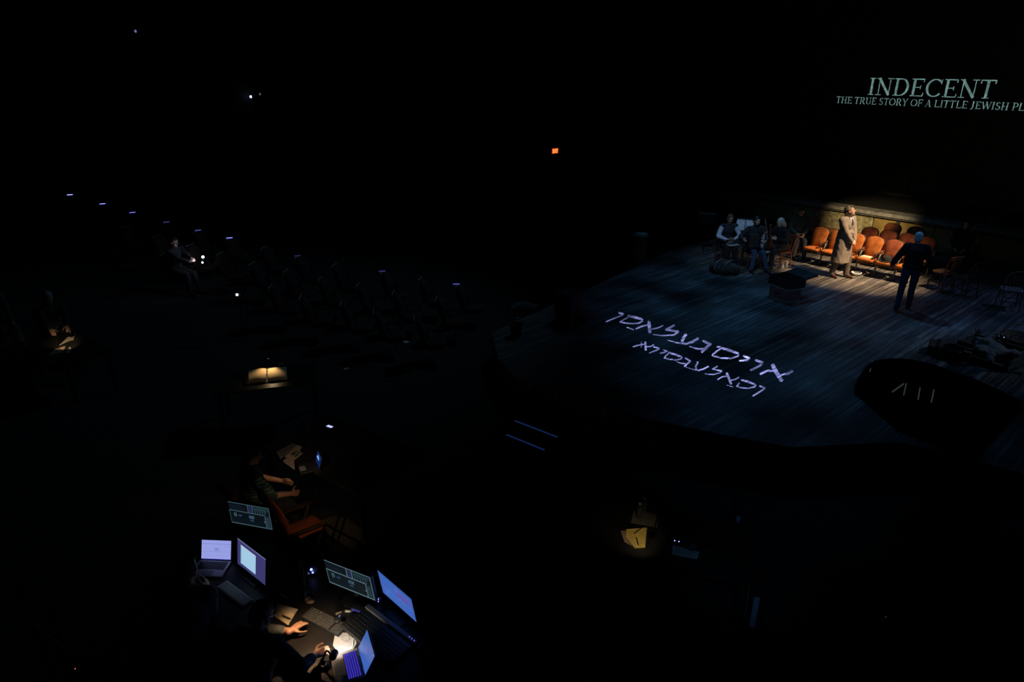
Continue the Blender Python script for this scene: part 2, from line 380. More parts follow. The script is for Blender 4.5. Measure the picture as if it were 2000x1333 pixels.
def seg_test(px, py, segs):
    res = np.zeros(px.shape, bool)
    for x0, y0, x1, y1, ww in segs:
        dx, dy = x1 - x0, y1 - y0; l2 = dx * dx + dy * dy + 1e-12
        t = np.clip(((px - x0) * dx + (py - y0) * dy) / l2, 0, 1)
        res |= ((px - x0 - t * dx) ** 2 + (py - y0 - t * dy) ** 2) < (ww / 2) ** 2
    return res
def butt_test(px, py, segs):                # strokes with square ends, for the serif capitals
    res = np.zeros(px.shape, bool)
    for x0, y0, x1, y1, ww in segs:
        dx, dy = x1 - x0, y1 - y0; ln = math.hypot(dx, dy) + 1e-9; a = ((px - x0) * dx + (py - y0) * dy) / ln; b = (px - x0) * dy / ln - (py - y0) * dx / ln
        e = .08 * ww; res |= (abs(b) < ww / 2) & (a > -e) & (a < ln + e)
    return res
def L_(w0, *pts): return [(*pts[i], *pts[i + 1], w0) for i in range(len(pts) - 1)]
def T_(ws, *pts):                           # tapered polyline
    out = []
    for i in range(len(pts) - 1):
        for k in range(5):
            t0, t1 = k / 5, (k + 1) / 5; lerp = lambda t: tuple(pts[i][q] + (pts[i + 1][q] - pts[i][q]) * t for q in (0, 1))
            out.append((*lerp(t0), *lerp(t1), ws[i] + (ws[i + 1] - ws[i]) * (t0 + t1) / 2))
    return out
YI = (T_((20, 24, 15, 14), (234, 148), (270, 162), (250, 175), (115, 232))
 + L_(15, (318, 175), (390, 186), (452, 212), (448, 228), (420, 244), (360, 251), (290, 245), (243, 233), (325, 186)) + L_(24, (322, 178), (440, 208))
 + L_(11, (306, 284), (366, 306))
 + L_(34, (512, 240), (520, 325)) + T_((16, 20, 16), (505, 262), (440, 277), (395, 297)) + T_((14, 17, 12), (540, 300), (595, 290), (640, 268))
 + T_((20, 22, 24, 16, 14, 10), (745, 268), (672, 306), (782, 325), (745, 355), (640, 362), (548, 351))
 + T_((32, 30, 20), (852, 355), (822, 405), (826, 432)) + T_((26, 26, 20, 16, 8), (965, 390), (915, 420), (860, 438), (780, 430), (685, 404))
 + T_((24, 30, 30, 26), (1020, 414), (1082, 443), (1050, 470), (1005, 512)) + T_((22, 18, 10), (1045, 484), (965, 485), (892, 464))
 + L_(17, (1148, 466), (1260, 492), (1345, 533), (1340, 552), (1270, 574), (1180, 570), (1102, 548), (1108, 534), (1172, 486)) + L_(24, (1160, 468), (1335, 525))
 + T_((22, 24, 22, 14), (1395, 552), (1445, 573), (1420, 592), (1358, 596))
 + T_((24, 28, 28, 24), (1508, 592), (1565, 612), (1545, 638), (1462, 682))
 + T_((40, 44, 40), (1665, 640), (1695, 700), (1742, 775)) + T_((18, 24, 24), (1690, 688), (1610, 690), (1552, 718)) + T_((16, 24, 20), (1735, 728), (1800, 718), (1845, 694))
 + L_(22, (478, 424), (482, 492)) + L_(13, (465, 442), (410, 452), (366, 464)) + L_(12, (490, 466), (530, 462), (555, 448)) + L_(8, (442, 420), (440, 470))
 + T_((14, 16, 15, 12), (558, 468), (605, 480), (588, 496), (518, 522))
 + T_((14, 15, 14, 10), (650, 496), (678, 506), (655, 519), (618, 525))
 + L_(13, (695, 518), (770, 538), (818, 562), (810, 578), (762, 590), (692, 580), (656, 570), (668, 550), (700, 522)) + L_(19, (700, 520), (805, 556))
 + T_((15, 18, 18, 16), (852, 572), (897, 599), (870, 620), (845, 645)) + T_((14, 12, 9), (865, 624), (812, 620), (770, 605))
 + L_(20, (966, 612), (946, 650), (952, 672)) + T_((15, 16, 14, 12, 7), (1062, 650), (1020, 672), (975, 685), (920, 676), (858, 656))
 + T_((14, 14, 16, 13, 12, 8), (1146, 648), (1104, 672), (1188, 692), (1172, 708), (1115, 724), (1034, 719))
 + L_(26, (1238, 716), (1274, 806)) + L_(14, (1240, 738), (1190, 747), (1154, 770)) + L_(13, (1270, 778), (1312, 770), (1348, 750)) + L_(8, (1238, 823), (1294, 840))
 + L_(14, (1372, 773), (1450, 791), (1506, 822), (1494, 838), (1430, 853), (1362, 845), (1328, 832), (1350, 806)) + L_(18, (1375, 775), (1495, 815))
 + T_((16, 19, 19, 16), (1545, 832), (1588, 849), (1566, 868), (1482, 922)))
YI = [(1160 + a / 4.762, 580 + b / 4.762, 1160 + c / 4.762, 580 + d / 4.762, e / 4.762 * .86) for a, b, c, d, e in YI]
# the same lettering as strokes on the floor plane
YF = []
for a, b, c, d, e in YI:
    p, q = at(a, b, 0), at(c, d, 0); YF.append((p.x, p.y, q.x, q.y, e, a, b, c, d))
def inside_floor(src, dirs):
    t = -src[2] / dirs[..., 2]; X = src[0] + dirs[..., 0] * t; Y = src[1] + dirs[..., 1] * t; Z = -EYE
    dd = Y * CP - Z * SP; u = Y * SP + Z * CP
    return seg_test(1000 + F * X / dd, 666.5 - F * u / dd, YI)
fc = at(1372, 694, 0)
projector('black lantern overhead that throws the Yiddish lettering on the stage floor', (5.2, 8.6, 9.6), fc, inside_floor, 30, 23000, (.36, .41, 1), (0, 1, 0), dict(box=(-.92, .92, -.92, .92), n=(760, 560)))
U_T = 25.5
tl, tr = at_u(1693, 186, U_T), at_u(1942, 192, U_T); ttop = at_u(1705, 153.5, U_T).z; tz = (tl.z + tr.z) / 2; tcap = ttop - tl.z
sl, sr = at_u(1632, 202, U_T), at_u(1975, 214.5, U_T); scap = at_u(1634, 189.5, U_T).z - sl.z; sz = (sl.z + sr.z) / 2
def wall_strokes(s, p, q, z, cap):
    st, tw = text_strokes(s, .03); k = (q.dot(WD) - p.dot(WD)) / tw; w0 = p.dot(WD)
    return [(w0 + a * k, z + b * cap, w0 + c * k, z + d * cap, e * (cap * .6 + k * .4)) for a, b, c, d, e in st]
sub = 'THE TRUE STORY OF A LITTLE JEWISH PLAY'
_, tw_full = text_strokes(sub, .03); _, tw_part = text_strokes(sub[:-4], .03)
sr2 = sl + WD * ((sr.dot(WD) - sl.dot(WD)) * tw_full / tw_part)
TW = wall_strokes('INDECENT', tl, tr, tz, tcap) + wall_strokes(sub, sl, sr2, sz, scap)
def inside_wall(src, dirs):
    un, wn = np.array(UD), np.array(WD)
    t = (U_T - src @ un) / (dirs @ un); P = src + dirs * t[..., None]
    return butt_test(P @ wn, P[..., 2], TW)
tc_ = (sl + sr2) / 2; tc_.z = (tz + sz) / 2 + .3
projector('black lantern overhead that throws the English title on the back wall', uw(8, tc_.dot(WD), 8.0), tc_, inside_wall, 24, 27000, (.5, .88, 1), (0, 0, 1), dict(box=(-.9, .9, -.3, .3), n=(1100, 300)))

# ================================================================== MATERIALS FOR THINGS
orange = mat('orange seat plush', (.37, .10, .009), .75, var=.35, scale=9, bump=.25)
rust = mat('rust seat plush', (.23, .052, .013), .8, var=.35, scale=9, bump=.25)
darkwood = mat('dark wood', (.045, .022, .012), .45, var=.3, scale=12)
iron = mat('cast iron', (.10, .085, .07), .5, .3)
redwood = mat('reddish wood', (.16, .05, .02), .4, var=.35, scale=10)
steel = mat('brushed steel', (.5, .5, .5), .3, 1)
blackp = mat('black plastic', (.015, .015, .016), .45)
blackm = mat('black metal', (.02, .02, .02), .4, .5)
skin = mat('skin', (.52, .27, .17), .55, var=.12, scale=14)
skin_pale = mat('pale skin', (.62, .38, .27), .55, var=.1, scale=14)
eye_m = mat('eyes', (.02, .015, .012), .2)
lip_m = mat('lips', (.35, .10, .08), .5)
paper = mat('paper', (.75, .70, .58), .8, var=.06, scale=20)
white = mat('white cloth', (.72, .72, .74), .85, var=.12, scale=10, bump=.2)

# ================================================================== THEATRE SEATS
def rr_outline(wb, wt, h, rt=.14, rb=.05, n=6):
    P = []
    def c(cx, cz, r, a0, a1):
        for i in range(n + 1):
            t = R(a0 + (a1 - a0) * i / n); P.append((cx + r * cos(t), cz + r * sin(t)))
    c(wb / 2 - rb, rb, rb, -90, 0); c(wt / 2 - rt, h - rt, rt, 0, 80)
    P.append((0, h + .018)); c(-wt / 2 + rt, h - rt, rt, 100, 180); c(-wb / 2 + rb, rb, rb, 180, 270)
    return P
def make_seat(name, label, loc, rz, plush, cat='seat', group=None, right_arm=False, shell=None):
    t = thing(name, label, cat, loc, rz, group)
    lean = M.Translation((0, -.20, .42)) @ M.Rotation(R(13), 4, 'X')
    obj('backrest', G().pad(rr_outline(.35, .43, .52, .135, .06), .045, .05, lean), plush, t, smooth=False)
    for p in kids_last(t): p.data.polygons.foreach_set('use_smooth', [len(q.vertices) == 4 for q in p.data.polygons])
    obj('back_shell', G().pad(rr_outline(.38, .46, .56, .145, .06), .02, .0, M.Translation((0, -.225, .39)) @ M.Rotation(R(13), 4, 'X')), shell or darkwood, t, bev=.004)
    g = G().pad([(x, z) for x, z in rr_outline(.38, .41, .42, .07, .09)], .075, .03, M.Translation((0, -.185, .345)) @ M.Rotation(pi, 4, 'Z') @ M.Rotation(R(86), 4, 'X'))
    obj('cushion', g, plush, t)
    for p in kids_last(t): p.data.polygons.foreach_set('use_smooth', [len(q.vertices) == 4 for q in p.data.polygons])
    obj('seat_pan', G().prism([(-.17, -.15), (.17, -.15), (.19, .17), (-.19, .17)], .315, .345), shell or darkwood, t)
    for sx in ((-1, 1) if right_arm else (-1,)):
        x = sx * .235
        g = G(); g.tube(smooth_path([(x, .02, .0), (x, .02, .12), (x, -.02, .3), (x, -.1, .5), (x, -.2, .62)], 4), .018, 6)
        g.box((x, .02, .012), (.05, .16, .024)); g.bar((x, .0, .33), (x, -.26, .62), .014); g.bar((x, .02, .24), (x, .19, .58), .013)
        obj('stanchion', g, iron, t)
        obj('armrest', G().prism([(x - .027, -.18), (x + .027, -.18), (x + .034, .12), (x + .02, .215), (x - .02, .215), (x - .034, .12)], .585, .612), darkwood, t, bev=.008)
    return t
def kids_last(t): return [C.objects[-1]]
SEAT_RZ = head_rz(-UD.x, -UD.y)
sC = at(1681, 539, 0) + UD * .22
front = {'A': -1.42, 'H': -.95, 'B': -.475, 'C': 0, 'D': .475, 'E': .95}
def seat_at(row, k): return sC + UD * (.97 * row) + WD * k
gr1, gr2, gr3 = 'front row of stage theatre seats', 'second row of stage theatre seats', 'third row of stage theatre seats'
base = make_seat('theatre_seat', 'bright orange theatre seat with a folded pale cloth on its cushion', seat_at(0, 0), SEAT_RZ, orange, group=gr1)
dup(base, seat_at(0, -.475), SEAT_RZ, 'orange theatre seat just right of the standing man in the long coat')
dup(base, seat_at(0, -.95), SEAT_RZ, 'orange theatre seat hidden behind the standing man in the long coat')
dup(base, seat_at(0, -1.425), SEAT_RZ, 'orange theatre seat at the left end of the front row, left of the coat')
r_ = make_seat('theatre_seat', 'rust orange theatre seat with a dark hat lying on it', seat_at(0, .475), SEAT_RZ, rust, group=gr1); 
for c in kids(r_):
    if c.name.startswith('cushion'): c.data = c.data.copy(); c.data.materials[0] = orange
dup(r_, seat_at(0, .95), SEAT_RZ, 'rust theatre seat behind the man in black, end of the front row')
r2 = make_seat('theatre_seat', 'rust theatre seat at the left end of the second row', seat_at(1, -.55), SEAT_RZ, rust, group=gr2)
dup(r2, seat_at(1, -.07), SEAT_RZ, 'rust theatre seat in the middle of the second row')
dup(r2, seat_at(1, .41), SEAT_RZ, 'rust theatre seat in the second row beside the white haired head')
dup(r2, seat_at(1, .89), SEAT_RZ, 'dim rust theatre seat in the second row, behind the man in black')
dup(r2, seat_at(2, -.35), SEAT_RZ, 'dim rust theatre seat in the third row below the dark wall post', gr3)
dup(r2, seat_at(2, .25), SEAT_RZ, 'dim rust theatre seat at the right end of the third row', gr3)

# ------------------------------------------------------------------ wooden chairs on the stage
def make_chair(label, loc, rz, wood=redwood, group=None, back='slats'):
    t = thing('wooden_chair', label, 'chair', loc, rz, group)
    obj('seat', G().prism([(-.19, -.19), (.19, -.19), (.215, .15), (.19, .21), (-.19, .21), (-.215, .15)], .43, .458), wood, t, bev=.01)
    for x, y in ((-.17, .17), (.17, .17), (-.16, -.17), (.16, -.17)):
        obj('leg', G().bar((x, y, .44), (x * 1.18, y * 1.18, 0), .019, .014), wood, t)
    g = G(); z = .2
    for a, b in (((-.19, .19), (.19, .19)), ((-.18, -.19), (.18, -.19)), ((-.185, -.18), (-.185, .18)), ((.185, -.18), (.185, .18))): g.bar((*a, z), (*b, z), .01)
    obj('stretcher', g, wood, t)
    if back == 'bow':
        g = G().tube(smooth_path([(-.19, -.17, .45), (-.21, -.23, .68), (-.15, -.27, .86), (0, -.28, .92), (.15, -.27, .86), (.21, -.23, .68), (.19, -.17, .45)], 5), .014)
        obj('back_bow', g, wood, t)
        for x in (-.12, -.06, 0, .06, .12):
            obj('spindle', G().bar((x * .9, -.17, .45), (x * 1.05, -.275, .905 - abs(x) * .55), .008), wood, t)
    else:
        for s in (-1, 1): obj('back_post', G().tube(smooth_path([(s * .17, -.17, .44), (s * .185, -.20, .65), (s * .19, -.27, .88)], 4), [.019] * 9), wood, t)
        obj('top_rail', G().prism([(-.2, .0), (.2, .0), (.19, .10), (-.19, .10)], -.011, .011, M.Translation((0, -.255, .79)) @ M.Rotation(R(104), 4, 'X')), wood, t, bev=.006)
        obj('splat', G().prism([(-.06, 0), (.06, 0), (.075, .33), (-.075, .33)], -.007, .007, M.Translation((0, -.18, .46)) @ M.Rotation(R(103), 4, 'X')), wood, t)
    return t

# ================================================================== PEOPLE
def ik(S, T, a, b, hint):
    S, T = V(S), V(T); d = T - S; L = d.length
    if L > (a + b) * .995: T = S + d.normalized() * (a + b) * .995; d = T - S; L = d.length
    n = d.normalized(); h = V(hint); h = (h - n * h.dot(n)).normalized()
    x = (a * a - b * b + L * L) / (2 * L); y = math.sqrt(max(0, a * a - x * x))
    return S + n * x + h * y, T
def hand_geo(g, wr, dirv, palm_n, side, curl=.5, sc_=1, spread=.15, grip=False):
    """palm and five fingers; dirv along the hand, palm_n out of the palm, side +1 = right hand"""
    y = V(dirv).normalized(); z = V(palm_n); z = (z - y * z.dot(y)).normalized(); x = y.cross(z) * side   # x points to the thumb side
    P = lambda a, b, c: wr + (x * a + y * b + z * c) * sc_
    g.cap(P(0, -.02, 0), P(0, .02, 0), .026 * sc_, .026 * sc_)
    for a in (-.028, -.010, .010, .028): g.cap(P(a * .6, .02, 0), P(a, .083, -.002), .017 * sc_, .0125 * sc_)
    for a, ln, k in ((.030, .072, 1), (.0105, .08, 1.02), (-.0105, .074, 1.06), (-.030, .058, 1.12)):
        p = P(a, .087, -.002); q = a * spread * 12 / .36 * .3; ang = curl * .55 * k
        for seg, rr in ((.48, .0095), (.30, .0085), (.24, .0075)):
            d = (y * cos(ang) + z * sin(ang) + x * q * cos(ang)).normalized(); p2 = p + d * ln * seg * sc_
            g.cap(p, p2, rr * sc_, (rr - .0008) * sc_, 8); p = p2; ang += curl * .75 * k
    p = P(.028, .022, .006)
    for d, ln, rr in (((.75, .62, .28), .042, .0135), ((.42, .85, .34), .032, .0108), ((.2, .95, .3), .026, .0092)):
        p2 = p + (x * d[0] + y * d[1] + z * d[2]).normalized() * ln * sc_; g.cap(p, p2, rr * sc_, (rr - .001) * sc_, 8); p = p2
def person(label, loc, heading, S):
    rz = head_rz(heading[0], heading[1]); t = thing('person', label, 'person', loc, rz)
    vx = S.get('voxel', .0085); k = S.get('k', 1.0)
    pel = V(S['pelvis']) ; lean, side = R(S.get('lean', 0)), R(S.get('side', 0))
    up = V((sin(side), sin(lean), cos(lean) * cos(side))).normalized(); tw = R(S.get('twist', 0))
    rx = V((cos(tw), sin(tw), 0)); rx = (rx - up * rx.dot(up)).normalized(); fw = up.cross(rx)
    waist = pel + up * .2 * k; chest = pel + up * .37 * k; nb = pel + up * .53 * k
    sh = {s: pel + up * .475 * k + rx * (.185 * s * k) for s in (-1, 1)}
    hip = {s: pel + rx * (.092 * s * k) for s in (-1, 1)}
    hy, hp, hr = (R(q) for q in S.get('head', (0, 0, 0)))
    neckdir = (up * .6 + V((0, 0, 1)) * .4).normalized()
    hc = nb + neckdir * .15 * k + fw * .025
    HQ = M((rx, fw, up)).transposed() if S.get('head_body', False) else M((V((cos(tw), sin(tw), 0)), V((-sin(tw), cos(tw), 0)), V((0, 0, 1)))).transposed()
    HQ = HQ @ M.Rotation(hy, 3, 'Z') @ M.Rotation(hp, 3, 'X') @ M.Rotation(hr, 3, 'Y')
    Hd = lambda x, y, z: hc + HQ @ (V((x, y, z)) * k)
    arms = {}
    for s, kk in ((-1, 'L'), (1, 'R')):
        tg = V(S['hands'][kk]); el, wr = ik(sh[s], tg, .285 * k, .255 * k, S.get('elbow' + kk, (s * .6, -.5, -.6))); arms[s] = (el, wr)
    legs = {}
    for s, kk in ((-1, 'L'), (1, 'R')):
        tg = V(S['feet'][kk]); kn, an = ik(hip[s], tg + V((0, 0, .085)), .43 * k, .42 * k, S.get('knee' + kk, (0, 1, .1))); legs[s] = (kn, an)
    # body (skin), one continuous surface
    g = G()
    g.ell(pel + up * .02, (.155 * k, .115 * k, .12 * k), M((rx, fw, up)).transposed())
    g.ell(waist, (.135 * k, .10 * k, .16 * k), M((rx, fw, up)).transposed()); g.ell(chest, (.165 * k, .115 * k, .17 * k), M((rx, fw, up)).transposed())
    g.cap(sh[-1], sh[1], .062 * k, .062 * k); g.cap(nb - up * .04, hc - HQ @ V((0, .02, .05)), .058 * k, .052 * k)
    for s in (-1, 1):
        el, wr = arms[s]; g.cap(sh[s], el, .052 * k, .041 * k); g.cap(el, wr, .041 * k, .028 * k)
        kk = 'L' if s < 0 else 'R'
        hd = V(S.get('hdir' + kk, (wr - el))); pn = V(S.get('palm' + kk, (-s, 0, -.3)))
        hand_geo(g, wr, hd, pn, s, S.get('curl' + kk, .5), k)
        kn, an = legs[s]; g.cap(hip[s], kn, .082 * k, .058 * k); g.cap(kn, an, .055 * k, .038 * k); g.cap(an, an + V((0, .06, -.04)), .036, .03)
    g.ell(Hd(0, -.012, .03), (.076 * k, .096 * k, .092 * k), HQ, 18, 12); g.ell(Hd(0, .022, -.035), (.060 * k, .068 * k, .085 * k), HQ, 16, 10)
    g.ell(Hd(0, .066, -.095), (.026 * k, .022 * k, .020 * k), HQ); g.ell(Hd(0, .080, .035), (.05 * k, .014 * k, .012 * k), HQ)
    g.cap(Hd(0, .082, .02), Hd(0, .108, -.028), .009 * k, .0135 * k, 8); g.cap(Hd(-.012, .092, -.032), Hd(.012, .092, -.032), .009 * k, .009 * k, 8)
    for s in (-1, 1):
        g.ell(Hd(s * .077, -.01, -.01), (.010 * k, .020 * k, .032 * k), HQ); g.ell(Hd(s * .042, .055, -.02), (.022 * k, .022 * k, .02 * k), HQ)
    robj('body', g, S.get('skin', skin), t, vx, 3)
    for s in (-1, 1): obj('eye', G().ell(Hd(s * .031, .081, .012), (.012 * k, .006 * k, .007 * k), HQ, 10, 6), eye_m, t, True)
    obj('mouth', G().ell(Hd(0, .086, -.062), (.022 * k, .006 * k, .006 * k), HQ, 10, 6), lip_m, t, True)
    # hair
    st = S.get('hair', 'short'); g = G(); hm = S['hairm']
    if st != 'bald':
        g.ell(Hd(0, -.022, .048), (.083 * k, .097 * k, .088 * k), HQ, 18, 12); g.ell(Hd(0, -.055, -.005), (.078 * k, .062 * k, .08 * k), HQ, 16, 10)
        for s in (-1, 1): g.ell(Hd(s * .064, -.012, .03), (.02 * k, .045 * k, .045 * k), HQ)
        if st in ('long', 'curly'):
            for s in (-1, 0, 1): g.ell(Hd(s * .05, -.07, -.07), (.05 * k, .05 * k, .10 * k), HQ)
            for s in (-1, 1): g.ell(Hd(s * .078, -.02, -.03), (.028 * k, .05 * k, .09 * k), HQ)
        if st == 'full': g.ell(Hd(0, -.085, -.03), (.075 * k, .045 * k, .075 * k), HQ); g.ell(Hd(0, .05, .105), (.055 * k, .035 * k, .024 * k), HQ)
        robj('hair', g, hm, t, .007, 2, .010 if st != 'short' else .004, 26, 3)
    if S.get('beard'):
        g = G(); g.ell(Hd(0, .05, -.098), (.05 * k, .042 * k, .034 * k), HQ); g.ell(Hd(0, .084, -.046), (.034 * k, .012 * k, .009 * k), HQ)
        for s in (-1, 1): g.ell(Hd(s * .056, .018, -.06), (.018 * k, .035 * k, .05 * k), HQ)
        robj('beard', g, hm, t, .007, 2, .004, 30, 1)
    if S.get('cap'):
        X = M.Translation(Hd(0, -.012, .06)) @ HQ.to_4x4(); g = G().lathe([(.089, -.01), (.095, .02), (.088, .05), (.06, .072), (.001, .08)], 18, X); g.ell(Hd(0, .09, .06), (.06, .05, .008), HQ)
        obj('cap', g, S['cap'], t, True)
    if S.get('glasses'):
        g = G()
        for s in (-1, 1): 
            g.tube([Hd(s * .034 + .024 * cos(a * pi / 6), .098, .010 + .018 * sin(a * pi / 6)) for a in range(13)], .002, 5); g.bar(Hd(s * .058, .096, .014), Hd(s * .08, 0, .012), .002)
        g.bar(Hd(-.012, .1, .012), Hd(.012, .1, .012), .002); obj('glasses', g, steel, t)
    # trousers
    g = G(); lm = S['legm']
    g.ell(pel + up * .03, (.172 * k, .132 * k, .135 * k), M((rx, fw, up)).transposed())
    for s in (-1, 1):
        kn, an = legs[s]; fat = S.get('fat', 1); g.cap(hip[s], kn, .098 * k, .073 * k * fat); g.cap(kn, an + V((0, -.01, .0)), .072 * k * fat, .058 * k * fat)
    robj('trousers', g, lm, t, max(vx, .011), 4, .007, 9, 2)
    for s in (-1, 1):
        an = legs[s][1]; toe = V(S.get('toe' + ('L' if s < 0 else 'R'), (s * .12, 1, 0))).normalized(); f = V((an.x, an.y, an.z - .085))
        g = G(); g.cap(f + V((0, 0, .055)) - toe * .035, f + V((0, 0, .05)) + toe * .06, .045, .042); g.cap(f + V((0, 0, .036)) + toe * .06, f + V((0, 0, .030)) + toe * .165, .046, .032)
        g.cap(f + V((0, 0, .06)), f + V((0, 0, .10)), .046, .046)
        sh_me = remesh(g, .009, 3)
        for v in sh_me.vertices: v.co.z = max(v.co.z, f.z + .002)
        sh_me.materials.clear(); sh_me.materials.append(S.get('shoem', blackp)); o = bpy.data.objects.new('shoe', sh_me); C.objects.link(o); o.parent = t
    # top
    g = G(); B3 = M((rx, fw, up)).transposed(); b = S.get('bulk', 1)
    g.ell(pel + up * .06, (.168 * k * b, .130 * k * b, .11 * k), B3); g.ell(waist, (.158 * k * b, .122 * k * b, .17 * k), B3); g.ell(chest, (.186 * k * b, .135 * k * b, .18 * k), B3)
    g.cap(sh[-1], sh[1], .076 * k * b, .076 * k * b); g.cap(nb - up * .06, nb + up * .015, .085 * k, .066 * k)
    sl = S.get('sleeve', 1)
    def sleeves(g):
        for s in (-1, 1):
            el, wr = arms[s]; g.cap(sh[s], el, .070 * k * b, .057 * k * b)
            if sl > .5: e2 = el + (wr - el) * min(1, (sl - .5) * 2) * .96; g.cap(el, e2, .057 * k * b, .042 * k * b)
    if not S.get('sleevem'): sleeves(g)
    if S.get('coat'):
        n = 24; vs = []; c0 = pel + up * .12
        for zz, rxx, ryy in S['coat']:
            for j in range(n):
                a = 2 * pi * j / n; vs.append(V((pel.x + rxx * cos(a), pel.y + ryy * sin(a) - .01, zz)))
        m_ = len(S['coat']); fs = [(i * n + j, i * n + (j + 1) % n, (i + 1) * n + (j + 1) % n, (i + 1) * n + j) for i in range(m_ - 1) for j in range(n)]
        fs += [tuple(range(n))[::-1], tuple(range((m_ - 1) * n, m_ * n))]; g.add(vs, fs)
    if S.get('collar'):
        g.tube([nb + rx * .078 * cos(a) + fw * (.07 * sin(a) + .005) + up * (.02 - .03 * sin(a)) for a in [pi * (.62 + 1.76 * i / 14) for i in range(15)]], .017, 8)
    robj(S.get('topname', 'sweater'), g, S['topm'], t, max(vx, .0105), 3, S.get('fold', .008), 8, 5)
    if S.get('sleevem'):
        g = G(); sleeves(g); robj('shirt_sleeves', g, S['sleevem'], t, .0105, 3, .009, 10, 4)
    return t, dict(sh=sh, arms=arms, legs=legs, Hd=Hd, nb=nb, up=up, fw=fw, rx=rx, pel=pel, chest=chest)

hair_br = mat('greying brown hair', (.10, .07, .045), .6, var=.6, scale=40)
hair_bk = mat('black hair', (.012, .01, .009), .5)
hair_wh = mat('white hair', (.55, .56, .58), .6, var=.2, scale=40)
hair_bl = mat('blonde grey hair', (.50, .45, .36), .55, var=.35, scale=40)
tweed = mat('grey brown tweed', (.195, .162, .132), .95, var=.28, scale=110, bump=.2)
greytr = mat('grey trousers', (.10, .085, .07), .9, var=.2, scale=30)
jeans = mat('blue jeans', (.045, .085, .16), .9, var=.25, scale=30)
blackc = mat('black cloth', (.012, .012, .013), .95, var=.3, scale=12)
darkc = mat('charcoal cloth', (.03, .032, .036), .95, var=.3, scale=12)
greenc = mat('dark green wool', (.035, .055, .045), .95, var=.3, scale=20)
brownsh = mat('brown leather', (.09, .04, .02), .45)
ST = dict(pelvis=(0, 0, .94), feet=dict(L=(-.11, .02, 0), R=(.11, .0, 0)), hands=dict(L=(-.3, .05, .8), R=(.3, .05, .8)))
def stand(**k): d = dict(ST); d.update(k); return d
def sit(**k):
    d = dict(pelvis=(0, -.05, .575), feet=dict(L=(-.14, .42, 0), R=(.14, .42, 0)), hands=dict(L=(-.12, .3, .62), R=(.12, .3, .62)), lean=4); d.update(k); return d
# the actor in the spotlight
a_loc = at(1636, 541, 0)
vdir = V((a_loc.x, a_loc.y, 0)).normalized(); rp = V((vdir.y, -vdir.x, 0)); hd = rp * cos(R(36)) - vdir * sin(R(36))
t, J = person('bearded man in a long grey tweed coat standing in the spotlight, gazing up', a_loc, hd, stand(
    voxel=.007, k=1.05, head=(36, 20, 0), hairm=hair_br, hair='full', beard=True, topm=tweed, legm=greytr, shoem=brownsh, fat=1.2, topname='tweed_coat', bulk=1.12, collar=True, fold=.012,
    lean=-2, pelvis=(0, 0, .975), feet=dict(L=(-.15, .12, 0), R=(.15, -.08, 0)), hands=dict(L=(-.03, .28, .94), R=(.05, .26, .97)), elbowL=(-1, -.3, -.4), elbowR=(1, -.45, -.4),
    hdirL=(.5, .5, -.6), hdirR=(-.5, .5, -.6), curlL=.9, curlR=.9, palmL=(.3, -.8, -.3), palmR=(-.3, -.8, -.3),
    coat=[(.40, .255, .215), (.6, .242, .205), (.82, .228, .195), (1.05, .21, .175), (1.2, .205, .165)]))
nb, up, fw, rx = J['nb'], J['up'], J['fw'], J['rx']
g = G().add([nb + fw * .10 - rx * .05 + up * .0, nb + fw * .10 + rx * .05, nb + fw * .165 + rx * .012 - up * .16, nb + fw * .165 - rx * .012 - up * .16, nb + fw * .08 - rx * .05 + up * .0, nb + fw * .08 + rx * .05, nb + fw * .14 + rx * .012 - up * .16, nb + fw * .14 - rx * .012 - up * .16], [(0, 1, 2, 3), (7, 6, 5, 4), (0, 4, 5, 1), (1, 5, 6, 2), (2, 6, 7, 3), (3, 7, 4, 0)])
obj('shirt', g, white, t)
obj('necktie', G().tube([nb + fw * .112 - up * .01, nb + fw * .152 - up * .08, nb + fw * .172 - up * .16], [.014, .02, .026], 8, .4), mat('dark tie', (.02, .02, .025), .7), t)
g = G()
for i in range(3): g.ell(V((.012, .172 + .012 * i, 1.16 - .15 * i)), .011)
obj('coat_buttons', g, mat('horn button', (.05, .035, .025), .4), t, True)
# the white haired man seen from behind
m_loc = at(1761, 605, 0)
person('white haired man in black seen from behind, walking toward the orange seats', m_loc, (.42, .9), stand(
    head=(-8, -4, 0), hairm=hair_wh, skin=skin_pale, topm=blackc, legm=jeans, topname='black_jacket', bulk=1.22, lean=5,
    pelvis=(.02, 0, .93), feet=dict(L=(-.13, -.22, 0), R=(.12, .12, 0)), hands=dict(L=(-.36, .22, .93), R=(.40, .02, .84)), curlR=.6, shoem=blackp))
# seated woman in the dark at the right
w_loc = at(1866, 527, 0)
person('person in black sitting in the dark right of the stage seats', w_loc, (-.6, -.75), sit(hairm=hair_bk, hair='long', skin=skin_pale, topm=blackc, legm=blackc, topname='black_coat', pelvis=(0, -.05, .53)))
